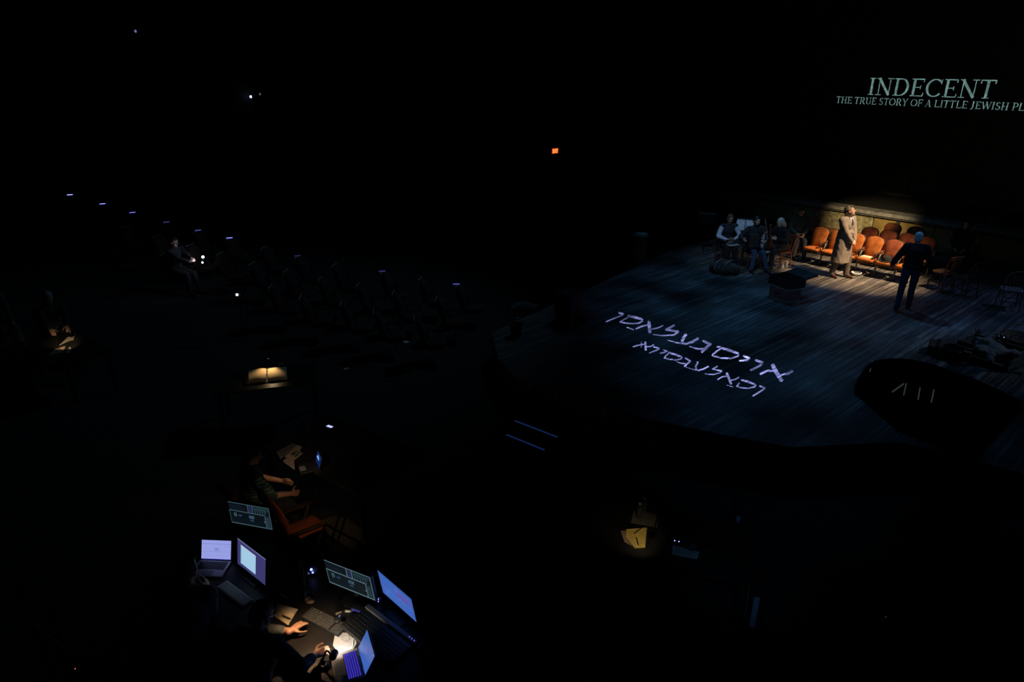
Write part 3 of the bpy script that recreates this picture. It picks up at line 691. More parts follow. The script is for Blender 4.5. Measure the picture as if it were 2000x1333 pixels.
# the musicians
M1, M2, M3, M4 = at(1414, 516, 0), at(1466, 523, 0), at(1521, 523, 0), at(1551, 499, 0)
grp = 'wooden chairs of the stage band'
person('musician in a dark waistcoat and white shirt sleeves, leftmost of the band', M1, (.05, -1), sit(hairm=hair_br, topm=darkc, legm=blackc, topname='waistcoat', sleevem=white, head=(0, -14, 0), lean=8, hands=dict(L=(-.10, .26, .75), R=(.10, .28, .74)), elbowL=(-1, -.2, -.5), elbowR=(1, -.2, -.5)))
t, J = person('bearded accordion player sitting in the middle of the band', M2, (.12, -1), sit(hairm=hair_bk, beard=True, skin=skin_pale, topm=darkc, legm=jeans, topname='dark_shirt', lean=2, head=(10, -6, 0), hands=dict(L=(-.16, .33, .82), R=(.42, .24, .84)), palmL=(1, .2, 0), palmR=(-1, 0, 0), curlL=.7, hdirL=(.6, .3, -.5), feet=dict(L=(-.2, .5, 0), R=(.2, .45, 0))))
t3, J3 = person('blonde violinist in black sitting with back to the seats, head bowed', M3, (-.93, -.36), sit(hairm=hair_bl, hair='curly', skin=skin_pale, topm=blackc, legm=blackc, topname='black_sweater', lean=18, head=(8, -24, 0), hands=dict(L=(-.22, .40, .86), R=(.20, .42, .92)), curlL=.8, curlR=.8))
person('person in a dark green sweater and cap sitting behind the violinist', M4, (-.1, -1), sit(hairm=hair_bk, cap=blackc, topm=greenc, legm=darkc, topname='green_sweater', hands=dict(L=(-.1, .24, .66), R=(.1, .24, .66)), bulk=1.1))
for p, h, lab in ((M1, (.05, -1), 'wooden chair under the musician in the waistcoat'), (M2, (.12, -1), 'wooden chair under the accordion player'), (M3, (-.93, -.36), 'reddish wooden chair with its back behind the blonde violinist'), (M4, (-.1, -1), 'wooden chair under the person in the green sweater')):
    hv = V((h[0], h[1], 0)).normalized(); make_chair(lab, p - hv * .02, head_rz(*h), group=grp)
make_chair('empty reddish wooden chair behind the green sweater', at(1575, 488, 0), head_rz(-.5, -.8), group=grp)
for px, py, hx, hy, lab in ((1835, 566, -.3, .9, 'dark empty wooden chair nearest the man in black'), (1880, 578, -.3, .9, 'dark empty wooden chair right of the seated person in black')):
    make_chair(lab, at(px, py, 0), head_rz(hx, hy), darkwood, 'dark chairs right of the man in black')
make_chair('spindle back wooden chair at the right edge of the picture', at(1966, 603, 0), head_rz(.4, .9), mat('worn grey wood', (.2, .19, .18), .6, var=.3), back='bow')
make_chair('wooden chair tucked under the person sitting in the dark', w_loc, head_rz(-.6, -.75), darkwood)

# accordion held by the player
hv = V((.12, -1, 0)).normalized(); ac = thing('accordion', 'black accordion with a white keyboard held on the player lap', 'accordion', M2 + hv * .27 + V((0, 0, .63)), head_rz(hv.x, hv.y))
obj('treble_case', G().box((-.03, 0, .19), (.12, .17, .38)), mat('accordion lacquer', (.01, .01, .012), .2), ac, bev=.015)
obj('bass_case', G().box((.34, -.02, .17), (.1, .17, .34)), MATS['accordion lacquer'], ac, bev=.015)
g = G()
for i in range(9): g.box((.045 + i * .029, -.005, .18), (.012, .15 + .012 * (i % 2), .33))
g.box((.16, -.005, .18), (.26, .125, .31)); obj('bellows', g, mat('bellows cloth', (.05, .045, .04), .8), ac)
g = G()
for i in range(13): g.box((-.035, .098, .025 + i * .027), (.085, .016, .0235))
obj('keyboard', g, mat('ivory keys', (.72, .73, .75), .35), ac, bev=.002)
g = G()
for i in range(13):
    if i % 7 not in (2, 6): g.box((-.008, .108, .0385 + i * .027), (.04, .014, .013))
obj('black_keys', g, blackp, ac)
# violin and bow
vb = M3 + V((-.93, -.36, 0)).normalized() * .4
vi = thing('violin', 'violin held upright by the blonde violinist', 'violin', vb + V((.02, -.02, .58)), head_rz(-.93, -.36))
ol = [(.0, 0), (.06, .01), (.10, .06), (.095, .11), (.06, .15), (.055, .19), (.08, .23), (.08, .28), (.05, .335), (0, .35)]
out = [(x, z) for x, z in ol] + [(-x, z) for x, z in ol[-2:0:-1]]
vx_ = M.Rotation(R(-8), 4, 'X'); vm = mat('varnished violin', (.26, .075, .02), .25, var=.2)
obj('sound_box', G().pad(out, .035, .012, vx_, (1, .9, .5)), vm, vi); obj('fingerboard', G().box((0, .06, .43), (.024, .012, .42), vx_), blackp, vi)
obj('neck', G().bar(vx_ @ V((0, .035, .34)), vx_ @ V((0, .03, .6)), .012, .01), vm, vi); obj('scroll', G().ell(vx_ @ V((0, .025, .62)), (.014, .03, .03)), vm, vi, True)
bo = thing('violin_bow', 'thin violin bow pointing up beside the violin', 'bow', vb + V((-.12, -.1, .72)), 0)
obj('stick', G().bar((0, 0, 0), (-.14, .05, .66), .007, .005), mat('bow wood', (.25, .15, .10), .4), bo); obj('bow_hair', G().bar((.02, 0, .02), (-.12, .05, .65), .003), mat('bow hair', (.5, .48, .45), .6), bo)

# ================================================================== THINGS ON THE STAGE
def floor_thing(name, label, cat, px, py, rz=0, z=0, group=None): return thing(name, label, cat, at(px, py, z), rz, group)
def WR(extra=0): return math.atan2(WD.y, WD.x) + R(extra)
# dark hat, folded cloth, bowl
ht = thing('felt_hat', 'dark felt hat lying on the orange seat beside the man in black', 'hat', seat_at(0, .475) - UD * .05 + V((0, 0, .456)), SEAT_RZ)
obj('brim', G().lathe([(.001, 0), (.16, .0), (.185, .012), (.18, .02), (.1, .012), (.001, .012)], 24), mat('dark felt', (.012, .013, .015), .95), ht, True)
obj('crown', G().lathe([(.105, .01), (.11, .05), (.10, .11), (.075, .135), (.03, .125), (.001, .12)], 20), MATS['dark felt'], ht, True)
obj('hat_band', G().lathe([(.107, .012), (.113, .014), (.112, .04), (.107, .042)], 20), blackp, ht)
cl = obj('folded_cloth', G().prism([(-.13, -.09), (.13, -.10), (.15, .07), (-.12, .09)], 0, .018).prism([(-.12, -.08), (.11, -.09), (.13, .05), (-.10, .08)], .018, .034), mat('cream cloth', (.66, .55, .38), .9, bump=.3), bev=.008)
cl.location = seat_at(0, 0) - UD * .08 + V((0, 0, .458)); cl.rotation_euler.z = SEAT_RZ
tag(cl, 'folded cream cloth lying on the brightest orange seat', 'cloth')
bw = obj('bowl', G().lathe([(.05, 0), (.07, .006), (.115, .05), (.13, .08), (.122, .08), (.105, .05), (.06, .014), (.001, .012)], 24), mat('white enamel', (.85, .85, .80), .3), None, True)
bw.location = at(1672, 538, 0); tag(bw, 'white bowl on the floor in front of the orange seats', 'bowl')
# trunk on a maroon suitcase
cs = floor_thing('suitcase', 'maroon suitcase standing under the open black trunk on the stage', 'suitcase', 1531, 584, WR(-17))
mar = mat('maroon leather', (.30, .10, .10), .5, var=.25, scale=15)
obj('body', G().box((0, 0, .15), (.56, .42, .29)), mar, cs, bev=.02); obj('edge_trim', G().box((0, 0, .012), (.575, .435, .02)).box((0, 0, .288), (.57, .43, .02)), mat('pale trim', (.34, .26, .2), .6), cs, bev=.004)
obj('handle', G().tube(smooth_path([(-.07, -.215, .2), (-.05, -.25, .2), (.05, -.25, .2), (.07, -.215, .2)]), .01), darkwood, cs)
for s in (-1, 1): obj('latch', G().box((s * .18, -.216, .27), (.04, .012, .05)), steel, cs, bev=.003)
tk = thing('trunk', 'open black trunk resting on the maroon suitcase', 'trunk', cs.location + V((.05, .10, .301)), WR(-17))
g = G().box((0, 0, .01), (.64, .5, .02))
for x, y, dx, dy in ((-.31, 0, .02, .5), (.31, 0, .02, .5), (0, -.24, .64, .02), (0, .24, .64, .02)): g.box((x, y, .11), (dx, dy, .2))
bt = mat('black trunk hide', (.02, .02, .021), .6, var=.3); obj('body', g, bt, tk, bev=.006)
obj('lid', G().box((0, .27, .30), (.64, .05, .36), M.Translation((0, .245, .2)) @ M.Rotation(R(-82), 4, 'X') @ M.Translation((0, -.265, -.115))), bt, tk, bev=.01)
for s in (-1, 1): obj('corner_cap', G().box((s * .305, -.235, .02), (.05, .05, .05)), iron, tk)
# hessian bag, little white topped table, music on a stool, stand
bg = floor_thing('duffle_bag', 'lumpy dark bag on the floor before the leftmost musician', 'bag', 1413, 534, WR(20))
g = G()
for x, y, z, r in ((-.22, 0, .13, .15), (0, .02, .17, .19), (.22, 0, .14, .16), (.05, -.1, .1, .12), (-.1, -.1, .1, .11)): g.ell((x, y, z), (r * 1.1, r, r * .95))
me = remesh(g, .018, 3, .03, 9, 2)
for v in me.vertices: v.co.z = max(v.co.z, .002)
me.materials.clear(); me.materials.append(mat('dark canvas', (.05, .048, .04), .9, var=.4, scale=14, bump=.5)); o = bpy.data.objects.new('bag_body', me); C.objects.link(o); o.parent = bg
for s in (-1, 1): obj('strap', G().tube(smooth_path([(s * .12 - .1, -.17, .12), (s * .12 - .05, -.12, .3), (s * .12 + .05, 0, .37), (s * .12 + .06, .12, .3)]), .012, 6), mat('grey strap', (.3, .3, .32), .6), bg)
tb = floor_thing('side_table', 'small pale topped table between the bag and the waistcoated musician', 'table', 1422, 519, WR(-20))
obj('table_top', G().box((0, 0, .60), (.42, .34, .022)), mat('pale table top', (.60, .56, .5), .5), tb, bev=.004)
for x in (-.16, .16):
    for y in (-.12, .12): obj('leg', G().bar((x, y, .59), (x * 1.1, y * 1.1, 0), .014), redwood, tb)
obj('shelf_box', G().box((.0, .0, .42), (.26, .22, .3)), mat('cardboard', (.22, .15, .10), .9, var=.15), tb)
sm = floor_thing('stool', 'dark stool with loose sheet music in front of the violinist', 'stool', 1490, 524, WR(10))
obj('seat', G().lathe([(.001, .43), (.19, .43), (.20, .445), (.19, .465), (.001, .465)], 20), darkwood, sm)
for i in range(4):
    a = pi / 4 + i * pi / 2; obj('leg', G().bar((.13 * cos(a), .13 * sin(a), .44), (.18 * cos(a), .18 * sin(a), 0), .016), darkwood, sm)
g = G(); g.add([(-.17, -.13, .006), (.13, -.15, .0), (.17, .11, .012), (-.14, .14, .02), (-.17, -.13, .0), (.13, -.15, -.004), (.17, .11, .006), (-.14, .14, .014)], [(0, 1, 2, 3), (7, 6, 5, 4), (0, 4, 5, 1), (1, 5, 6, 2), (2, 6, 7, 3), (3, 7, 4, 0)])
o = obj('sheet_music', g, white); o.location = sm.location + V((0, 0, .471)); o.rotation_euler.z = .4; tag(o, 'white sheet music lying on the dark stool', 'sheet music')
def music_stand(label, loc, rz):
    t = thing('music_stand', label, 'music stand', loc, rz)
    obj('pole', G().bar((0, 0, .1), (0, 0, .98), .010), blackm, t)
    for i in range(3): a = pi / 2 + i * 2 * pi / 3; obj('foot', G().tube([(0, 0, .2), (.12 * cos(a), .12 * sin(a), .1), (.26 * cos(a), .26 * sin(a), .008)], .008, 6), blackm, t)
    X = M.Translation((0, 0, 1.02)) @ M.Rotation(R(-62), 4, 'X')
    obj('desk', G().box((0, 0, 0), (.48, .34, .008), X).box((0, -.17, .025), (.48, .008, .05), X), blackm, t)
    return t, X
ms, X = music_stand('black music stand with white pages between two musicians', at(1447, 513, 0), R(155))
pg = thing('sheet_music', 'crumpled white pages on the music stand between two musicians', 'sheet music', ms.location, R(155))
g = G(); n = 9
for k, (x0, sgn) in enumerate(((-.22, 1), (.02, -1))):
    vs = [(x0 + .22 * i / n, -.15 + .3 * j / n, .012 + .03 * sin(i * .9 + j * .5 + k) * sgn * .5 + .02 + .02 * (j / n)) for i in range(n + 1) for j in range(n + 1)]
    g.add(vs, [(i * (n + 1) + j, (i + 1) * (n + 1) + j, (i + 1) * (n + 1) + j + 1, i * (n + 1) + j + 1) for i in range(n) for j in range(n)], X)
po = obj('pages', g, white, pg, True); po.modifiers.new('s', 'SOLIDIFY').thickness = .002
ms2, X2 = music_stand('black music stand left of the band with a bright clip on it', at(1373, 497, 0), R(-15))
obj('clip', G().box((.05, .17, .02), (.14, .02, .03), X2), steel, ms2)
# clarinet in the first player's hands
cr = thing('clarinet', 'short dark clarinet in the hands of the waistcoated musician', 'clarinet', M1 + V((.03, -.33, .72)), 0)
obj('tube_body', G().tube([(-.16, 0, .03), (.12, -.02, 0), (.2, -.025, -.01)], [.012, .013, .03]), blackp, cr); obj('keys', G().box((-.02, -.01, .032), (.18, .012, .008)), steel, cr)
# bright glass jars added for the glints by the violinist
for i, (px, py, lab) in enumerate(((1527, 525, 'shiny glass jar by the violinist chair, left one of two'), (1535, 520, 'shiny glass jar by the violinist chair, right one of two'))):
    o = obj('jar', G().lathe([(.04, 0), (.05, .01), (.05, .1), (.032, .125), (.036, .15), (.001, .15)], 16), mat('bright glass', (.6, .65, .7), .08, .6), None, True); o.location = at(px, py, 0); tag(o, lab, 'jar', 'jars by the violinist')
# lectern box and slatted crate on the left of the stage
lc = floor_thing('pedestal', 'small wooden pedestal with white papers at the far left stage corner', 'pedestal', 1248, 513, WR(8))
wd2 = mat('weathered wood', (.10, .085, .06), .8, var=.4, scale=10)
obj('column', G().box((0, 0, .36), (.28, .26, .72)), wd2, lc, bev=.01); obj('top', G().box((0, 0, .735), (.42, .34, .03)), wd2, lc, bev=.006)
obj('foot_board', G().box((0, 0, .03), (.34, .32, .06)), wd2, lc)
o = obj('paper_stack', G().box((0, 0, .03), (.30, .2, .06)).box((.01, .01, .065), (.29, .2, .008)), paper, bev=.003); o.location = lc.location + V((0, 0, .752)); o.rotation_euler.z = WR(8); tag(o, 'stack of white papers on the small wooden pedestal', 'papers')
ck = floor_thing('slatted_crate', 'tall dark slatted crate on the left part of the stage', 'crate', 1114, 628, WR(-4))
for i in range(6): obj('slat', G().box((0, -.22, .06 + i * .105), (.5, .016, .085)), wd2, ck, bev=.003)
obj('shell', G().box((0, .01, .33), (.47, .42, .62)), darkwood, ck)
for s in (-1, 1): obj('corner_post', G().box((s * .25, -.2, .33), (.04, .06, .66)), mat('pale batten', (.25, .25, .26), .7), ck, bev=.004)
# a few low dark things left of the crate
sk = floor_thing('cloth_sack', 'limp grey sack at the left edge of the stage', 'sack', 1020, 610, .3)
g = G(); g.ell((0, 0, .1), (.3, .2, .12)); g.ell((.2, .05, .08), (.2, .15, .09)); me = remesh(g, .02, 3, .04, 7, 4)
for v in me.vertices: v.co.z = max(v.co.z, .002)
me.materials.clear(); me.materials.append(mat('grey hessian', (.14, .14, .13), .95, var=.3)); o = bpy.data.objects.new('sack_body', me); C.objects.link(o); o.parent = sk
bk = floor_thing('bucket', 'small metal bucket left of the cloth sack on the stage', 'bucket', 1008, 655)
obj('pail', G().lathe([(.10, 0), (.14, .24), (.148, .25), (.135, .245), (.09, .02), (.001, .02)], 20), iron, bk, True); obj('handle', G().tube([(.14 * cos(a), .02, .24 + .13 * sin(a)) for a in [pi * i / 10 for i in range(11)]], .005), steel, bk)
# heap of props on the right
RP = at(1935, 705, 0)
def pr(name, label, cat, px, py, z=0, rz=0): return thing(name, label, cat, at(px, py, z), rz)
s1 = pr('suitcase', 'brown suitcase lying flat at the left end of the prop heap', 'suitcase', 1852, 694, 0, WR(15))
obj('body', G().box((0, 0, .1), (.7, .45, .2)), mat('brown hide', (.07, .05, .03), .6, var=.3), s1, bev=.03); obj('handle', G().tube(smooth_path([(-.07, -.23, .1), (-.05, -.27, .1), (.05, -.27, .1), (.07, -.23, .1)]), .01), blackp, s1)
obj('belt', G().box((-.2, 0, .1), (.05, .462, .212)).box((.2, 0, .1), (.05, .462, .212)), blackp, s1)
cb = pr('wooden_crate', 'low wooden crate at the middle of the prop heap', 'crate', 1930, 705, 0, WR(-10))
g = G()
for i in range(3): g.box((0, -.3, .06 + i * .11), (.9, .02, .09)); g.box((0, .3, .06 + i * .11), (.9, .02, .09))
for s in (-1, 1):
    for i in range(3): g.box((s * .45, 0, .06 + i * .11), (.02, .6, .09))
obj('slats', g, wd2, cb); obj('bottom', G().box((0, 0, .015), (.88, .58, .02)), wd2, cb)
tp = pr('teapot', 'shiny silver teapot on the prop heap at the far right', 'teapot', 1952, 672, .36)
silver = mat('polished silver', (.75, .78, .82), .12, 1)
obj('pot', G().lathe([(.05, 0), (.10, .04), (.11, .09), (.075, .15), (.05, .165), (.001, .17)], 20), silver, tp, True); obj('spout', G().tube(smooth_path([(.09, 0, .07), (.15, 0, .10), (.18, 0, .17)]), [.02] * 6 + [.014] * 6 + [.01]), silver, tp, True)
obj('handle', G().tube(smooth_path([(-.09, 0, .13), (-.17, 0, .12), (-.16, 0, .05), (-.10, 0, .045)]), .008), silver, tp); obj('lid_knob', G().ell((0, 0, .185), .016), silver, tp, True)
cb_sup = cb.location
cup = pr('goblet', 'silver goblet gleaming at the left of the prop heap', 'goblet', 1906, 663, .21); obj('bowl_part', G().lathe([(.05, 0), (.05, .008), (.01, .02), (.012, .08), (.05, .12), (.055, .19), (.048, .19), (.001, .11)], 18), silver, cup, True)
tr = pr('tray', 'small silver tray tilted on the brown suitcase', 'tray', 1862, 682, .205); obj('dish', G().lathe([(.001, 0), (.14, .002), (.17, .02), (.165, .026), (.13, .008), (.001, .006)], 24, M.Rotation(R(8), 4, 'X')), silver, tr, True)
cw = pr('crumpled_coat', 'grey crumpled coat thrown over the wooden crate', 'coat', 1930, 688, .36, .4)
g = G(); g.ell((0, 0, .06), (.3, .22, .1)); g.ell((.05, .1, .1), (.16, .22, .12)); g.cap(V((.1, -.1, .06)), V((.34, -.3, .02)), .07, .05); g.cap(V((-.1, -.1, .06)), V((-.3, -.25, .0)), .07, .05)
me = remesh(g, .018, 2, .045, 8, 6); me.materials.clear(); me.materials.append(mat('grey wool', (.20, .20, .20), .95, var=.3)); o = bpy.data.objects.new('wool_body', me); C.objects.link(o); o.parent = cw
bsk = pr('wicker_basket', 'round wicker basket at the right edge of the prop heap', 'basket', 1978, 690, 0)
g = G()
for i in range(9): g.tube([((.24 + .012 * i) * cos(a), (.24 + .012 * i) * sin(a), .02 + .04 * i) for a in [2 * pi * j / 24 for j in range(25)]], .018, 6)
obj('weave', g, mat('wicker', (.14, .11, .06), .8, var=.4, scale=30), bsk); obj('bottom', G().lathe([(.001, .004), (.25, .004), (.25, .03), (.001, .03)], 20), MATS['wicker'], bsk); obj('hoop_handle', G().tube([(.33 * cos(a), 0, .34 + .26 * sin(a)) for a in [pi * i / 12 for i in range(13)]], .012), MATS['wicker'], bsk)
for i, (px, py) in enumerate(((1972, 724), (1985, 727))):
    b = pr('book', ('worn book lying by the wicker basket, left one', 'worn book lying by the wicker basket, right one')[i], 'book', px, py, 0, .5 + i * .4); b['group'] = 'books by the basket'
    obj('cover', G().box((0, 0, .004), (.25, .18, .006)).box((0, 0, .046), (.25, .18, .006)).box((0, .088, .025), (.25, .006, .046)), mat('book cloth', (.06, .07, .06), .7), b); obj('page_block', G().box((0, -.005, .025), (.235, .165, .036)), paper, b)
bt_ = None
for i, (px, py) in enumerate(((1932, 436), (1943, 438))):
    b = thing('bottle', ('dark glass bottle on the stage platform lip, left of two', 'dark glass bottle on the stage platform lip, right of two')[i], 'bottle', at(px, py + 8, .905), 0, 'bottles on the platform')
    obj('glass', G().lathe([(.04, 0), (.045, .01), (.045, .16), (.018, .22), (.016, .29), (.02, .3), (.001, .3)], 16), mat('green glass', (.10, .14, .11), .1), b, True); obj('cork', G().lathe([(.012, .29), (.013, .325), (.001, .325)], 10), mat('cork', (.3, .2, .12), .8), b)
# vomitory with its rail at the lower right of the stage
VR = at(1765, 800, 0)
vm_ = thing('stair_opening', 'black kerbed stair opening with pale tape strips at the front right of the stage', 'stairwell', VR, 0)
pts = [at(x, y, 0) - VR for x, y in ((1668, 768), (1702, 722), (1780, 718), (1890, 752), (1990, 800), (1900, 900), (1750, 840))]
obj('well', G().prism([(p.x, p.y) for p in pts], .004, .05), mat('stair well black', (.002, .002, .002), .95, spec=0), vm_)
rail = smooth_path([p + V((0, 0, .13)) for p in pts[:5]], 5)
obj('kerb_rail', G().tube(rail, .022, 8), BLACK(), vm_)
obj('rail_panel', G().add([tuple(p + V((0, 0, zz))) for p in rail for zz in (-.125, .0)], [(2 * i, 2 * i + 2, 2 * i + 3, 2 * i + 1) for i in range(len(rail) - 1)]), BLACK(), vm_).modifiers.new('s', 'SOLIDIFY').thickness = .03
tape = mat('glow tape', (.55, .5, .42), .6, 0, (.022, .024, .02), 1)
for a, b in (((1704, 706), (1699, 726)), ((1765, 750), (1743, 766)), ((1770, 750), (1765, 772)), ((1797, 758), (1793, 781)), ((1824, 762), (1819, 786))):
    p, q = at(*a, .065) - VR, at(*b, .062) - VR; obj('tape_strip', G().bar(p, q, .013, .013, 4), tape, vm_)
# front stage steps
for i, (a, b) in enumerate((((988, 850), (1062, 880)), ((1005, 823), (1088, 855)))):
    z = (-.35, -.17)[i]; p, q = at(*a, z), at(*b, z); d = (q - p).normalized(); n = V((-d.y, d.x, 0)) * .27
    s = thing('stage_step', ('lower step up to the stage with a blue lit edge', 'upper step up to the stage with a blue lit edge')[i], 'step', (0, 0, 0), 0, 'steps at the stage front')
    obj('tread', G().prism([(p.x, p.y), (q.x, q.y), (q.x + n.x, q.y + n.y), (p.x + n.x, p.y + n.y)], z - (.25, .45)[i], z - .004), BLACK(), s)
    obj('edge_glow', G().prism([(p.x, p.y), (q.x, q.y), (q.x + n.x * .1, q.y + n.y * .1), (p.x + n.x * .1, p.y + n.y * .1)], z - .004, z + .003), glow('blue edge glow', (.02, .07, .30), (.35, .18)[i] if False else .22), s)  # glow stands in for blue stage light on the step edge

# ================================================================== TECH DESKS
DZ = .55
E1 = V((cos(R(28)), -sin(R(28)), 0)); E2 = V((sin(R(28)), cos(R(28)), 0))
def table(label, c, rz, w_, d_, top, col=None, group=None):
    z0 = floorz(c[0], c[1]) + .012
    t = thing('work_table', label, 'table', (c[0], c[1], 0), rz, group)
    obj('table_top', G().box((0, 0, top - .02), (w_, d_, .04)), col or mat('dark desk top', (.017, .016, .016), .45, var=.35, scale=5, spec=.25), t, bev=.006)
    for sx in (-1, 1):
        for sy in (-1, 1):
            x, y = sx * (w_ / 2 - .06), sy * (d_ / 2 - .06); wx = c[0] + x * cos(rz) - y * sin(rz); wy = c[1] + x * sin(rz) + y * cos(rz)
            obj('leg', G().box((x, y, (top - .04 + floorz(wx, wy)) / 2), (.05, .05, top - .04 - floorz(wx, wy))), blackm, t)
    return t
dc = E1 * -3.95 + E2 * 3.42
table('long dark production desk covered with screens and keyboards', (dc.x, dc.y), R(-28), 2.95, 1.2, DZ)
def tilt_mat(pos, yaw, tilt): return M.Translation(V(pos)) @ M.Rotation(R(yaw), 4, 'Z') @ M.Rotation(R(-tilt), 4, 'X')
def fitted(pos, s): return V((0, 0, EYE)) * (1 - s) + V(pos) * s
def screen_mesh(name, w_, h_, rects, bg, parent, X, tag_):
    """lit panel: the picture on it is flat, facing -Y"""
    g = G(); mats = []; lay = 0
    def q(u0, v0, u1, v1, col, off):
        key = 'screen ' + tag_ + ' %d %d %d' % col; m = mat(key, (.01, .01, .01), .25, 0, s2l(*col), 1.0)
        if m not in mats: mats.append(m)
        g.mi = mats.index(m); y = -.0006 - off * .0004
        g.add([((u0 - .5) * w_, y, (v0 - .5) * h_), ((u1 - .5) * w_, y, (v0 - .5) * h_), ((u1 - .5) * w_, y, (v1 - .5) * h_), ((u0 - .5) * w_, y, (v1 - .5) * h_)], [(0, 1, 2, 3)], X)
    q(0, 0, 1, 1, bg, 0)
    for i, r in enumerate(rects): q(*r, i % 40 + 1)
    me = bpy.data.meshes.new(name); me.from_pydata(g.v, [], g.f)
    for m in mats: me.materials.append(m)
    me.polygons.foreach_set('material_index', g.m)
    o = bpy.data.objects.new(name, me); C.objects.link(o); o.parent = parent; return o
def monitor(name, label, pos, yaw, tilt, w_, h_, rects, bg, base_z, tag_, bez=.012):
    X = tilt_mat((0, 0, pos.z - base_z), yaw, tilt); t = thing(name, label, 'monitor', (pos.x, pos.y, base_z))
    obj('bezel', G().box((0, .014, 0), (w_ + 2 * bez, .028, h_ + 2 * bez), X).box((0, .04, -.02), (w_ * .5, .03, h_ * .5), X), blackp, t, bev=.004)
    screen_mesh('screen', w_, h_, rects, bg, t, X, tag_)
    Y = M.Rotation(R(yaw), 4, 'Z'); zc = pos.z - base_z
    obj('neck', G().box((0, .075, zc / 2), (.05, .02, zc), Y).box((0, .055, zc - .02), (.05, .05, .06), Y), blackp, t, bev=.004)
    obj('foot', G().prism([(-.11, -.07), (.11, -.07), (.12, .12), (-.12, .12)], .0, .012, Y), blackp, t, bev=.004)
    return t
def ui(dark=False):
    ln = (88, 118, 130) if not dark else (62, 84, 96); d1 = (14, 26, 32); d2 = (30, 40, 52); bl = (46, 58, 100)
    r = [(.0, .97, 1, 1, ln), (.0, .0, 1, .045, ln), (.985, 0, 1, 1, ln), (0, 0, .01, .62, ln),
         (0, .60, .86, .635, ln), (.47, .63, .485, .97, ln), (.485, .64, .585, .97, (34, 36, 66)), (.585, .63, .60, .97, ln), (.86, .04, .875, .62, ln), (.60, .80, .985, .965, (24, 42, 46)), (.875, .05, .985, .60, (26, 40, 48)),
         (.11, .36, .17, .52, (70, 100, 112)), (.13, .38, .155, .50, d1), (.22, .40, .30, .47, bl), (.48, .38, .60, .50, (60, 92, 112)), (.50, .42, .57, .455, d1), (.5, .25, .58, .33, (40, 58, 84)), (.84, .3, .86, .36, (90, 110, 110))]
    for i in range(5): r.append((.65 + .06 * i, .67, .675 + .06 * i, .93, (38, 62, 70)))
    for i in range(4): r.append((.04, .70 + .06 * i, .40 - .05 * (i % 2), .715 + .06 * i, (24, 30, 44)))
    for i in range(4): r.append((.05, .10 + .06 * i, .8, .108 + .06 * i, (16, 30, 38)))
    for i in range(5): r.append((.89, .10 + .1 * i, .97, .15 + .1 * i, (40, 62, 72)))
    return r
monitor('computer_monitor', 'monitor with a dim dark interface, furthest back on the production desk', fitted((-2.985, 6.446, .31), .9), -14.8, -1.9, .477, .27, ui(True), (9, 17, 22), DZ, 'rear')
monitor('computer_monitor', 'monitor with a dark outlined interface at the middle of the production desk', fitted((-1.503, 5.002, .664), .967), -26.5, -7.3, .513, .29, ui(), (10, 20, 25), DZ, 'mid')
rc = [(0, .93, 1, 1, (52, 92, 168)), (.04, .55, .5, .88, (64, 100, 182)), (.5, .62, .54, .85, (92, 106, 190)), (.54, .5, .94, .84, (84, 92, 174)), (.56, .6, .9, .7, (92, 84, 160)), (.0, .42, 1, .44, (92, 120, 190))]
for i in range(7): rc.append((.05, .06 + i * .05, .95 - .07 * (i % 3), .08 + i * .05, (70, 104, 184)))
monitor('computer_monitor', 'monitor with a plain blue page, rightmost on the production desk', fitted((-1.069, 4.961, .516), .94), -45.5, -7.6, .497, .281, rc, (58, 96, 178), DZ, 'blue')
monitor('computer_monitor', 'monitor with a purple desktop and one pale blue window', fitted((-2.582, 5.429, .518), .947), -39.2, 9.7, .473, .274, [(0, .97, 1, 1, (120, 130, 170)), (.12, .12, .66, .84, (160, 200, 226)), (.12, .8, .66, .84, (186, 200, 216)), (.14, .2, .16, .76, (130, 170, 205))], (58, 56, 108), DZ, 'purple')
def laptop(label, pos, yaw, tilt, w_, h_, rects, bg, tag_, keyglow, base_z=DZ, body=None):
    X = tilt_mat((0, 0, 0), yaw, tilt); hinge = V(pos) - (X.to_3x3() @ V((0, 0, h_ / 2 + .012)))
    t = thing('laptop', label, 'laptop', (hinge.x, hinge.y, base_z)); alu = body or mat('grey aluminium', (.36, .37, .38), .4, .5)
    Y = M.Rotation(R(yaw), 4, 'Z'); dp = .225
    obj('base', G().box((0, -dp / 2, .009), (w_ + .03, dp, .016), Y), alu, t, bev=.005)
    Xl = M.Translation((0, 0, .012)) @ X @ M.Translation((0, 0, h_ / 2 + .012))
    lid = obj('lid', G().box((0, .004, 0), (w_ + .03, .007, h_ + .026), Xl), alu, t, bev=.003)
    obj('bezel', G().box((0, 0, 0), (w_ + .02, .001, h_ + .016), Xl), blackp, lid)
    screen_mesh('screen', w_, h_, rects, bg, lid, Xl, tag_)
    g = G(); g.box((0, -.075, .0172), (w_ * .92, .108, .001), Y); obj('key_well', g, blackp, t)
    g = G()
    for r_ in range(6):
        for c in range(14):
            g.box(((c - 6.5) * w_ * .92 / 14.2, -.028 - r_ * .0178, .0186), (w_ * .92 / 14.2 * .70, .0115, .002), Y)
    obj('keys', g, glow('lit keys %d' % keyglow[0], s2l(*keyglow), .6) if keyglow[2] > 200 else blackp, t)
    obj('trackpad', G().box((0, -.178, .0175), (.105, .07, .001), Y), mat('trackpad', (.22, .22, .23), .3), t)
    for s in (-1, 1): obj('hinge', G().bar(Y @ V((s * w_ * .32 - .03, 0, .018)), Y @ V((s * w_ * .32 + .03, 0, .018)), .006), steel, t)
    return t
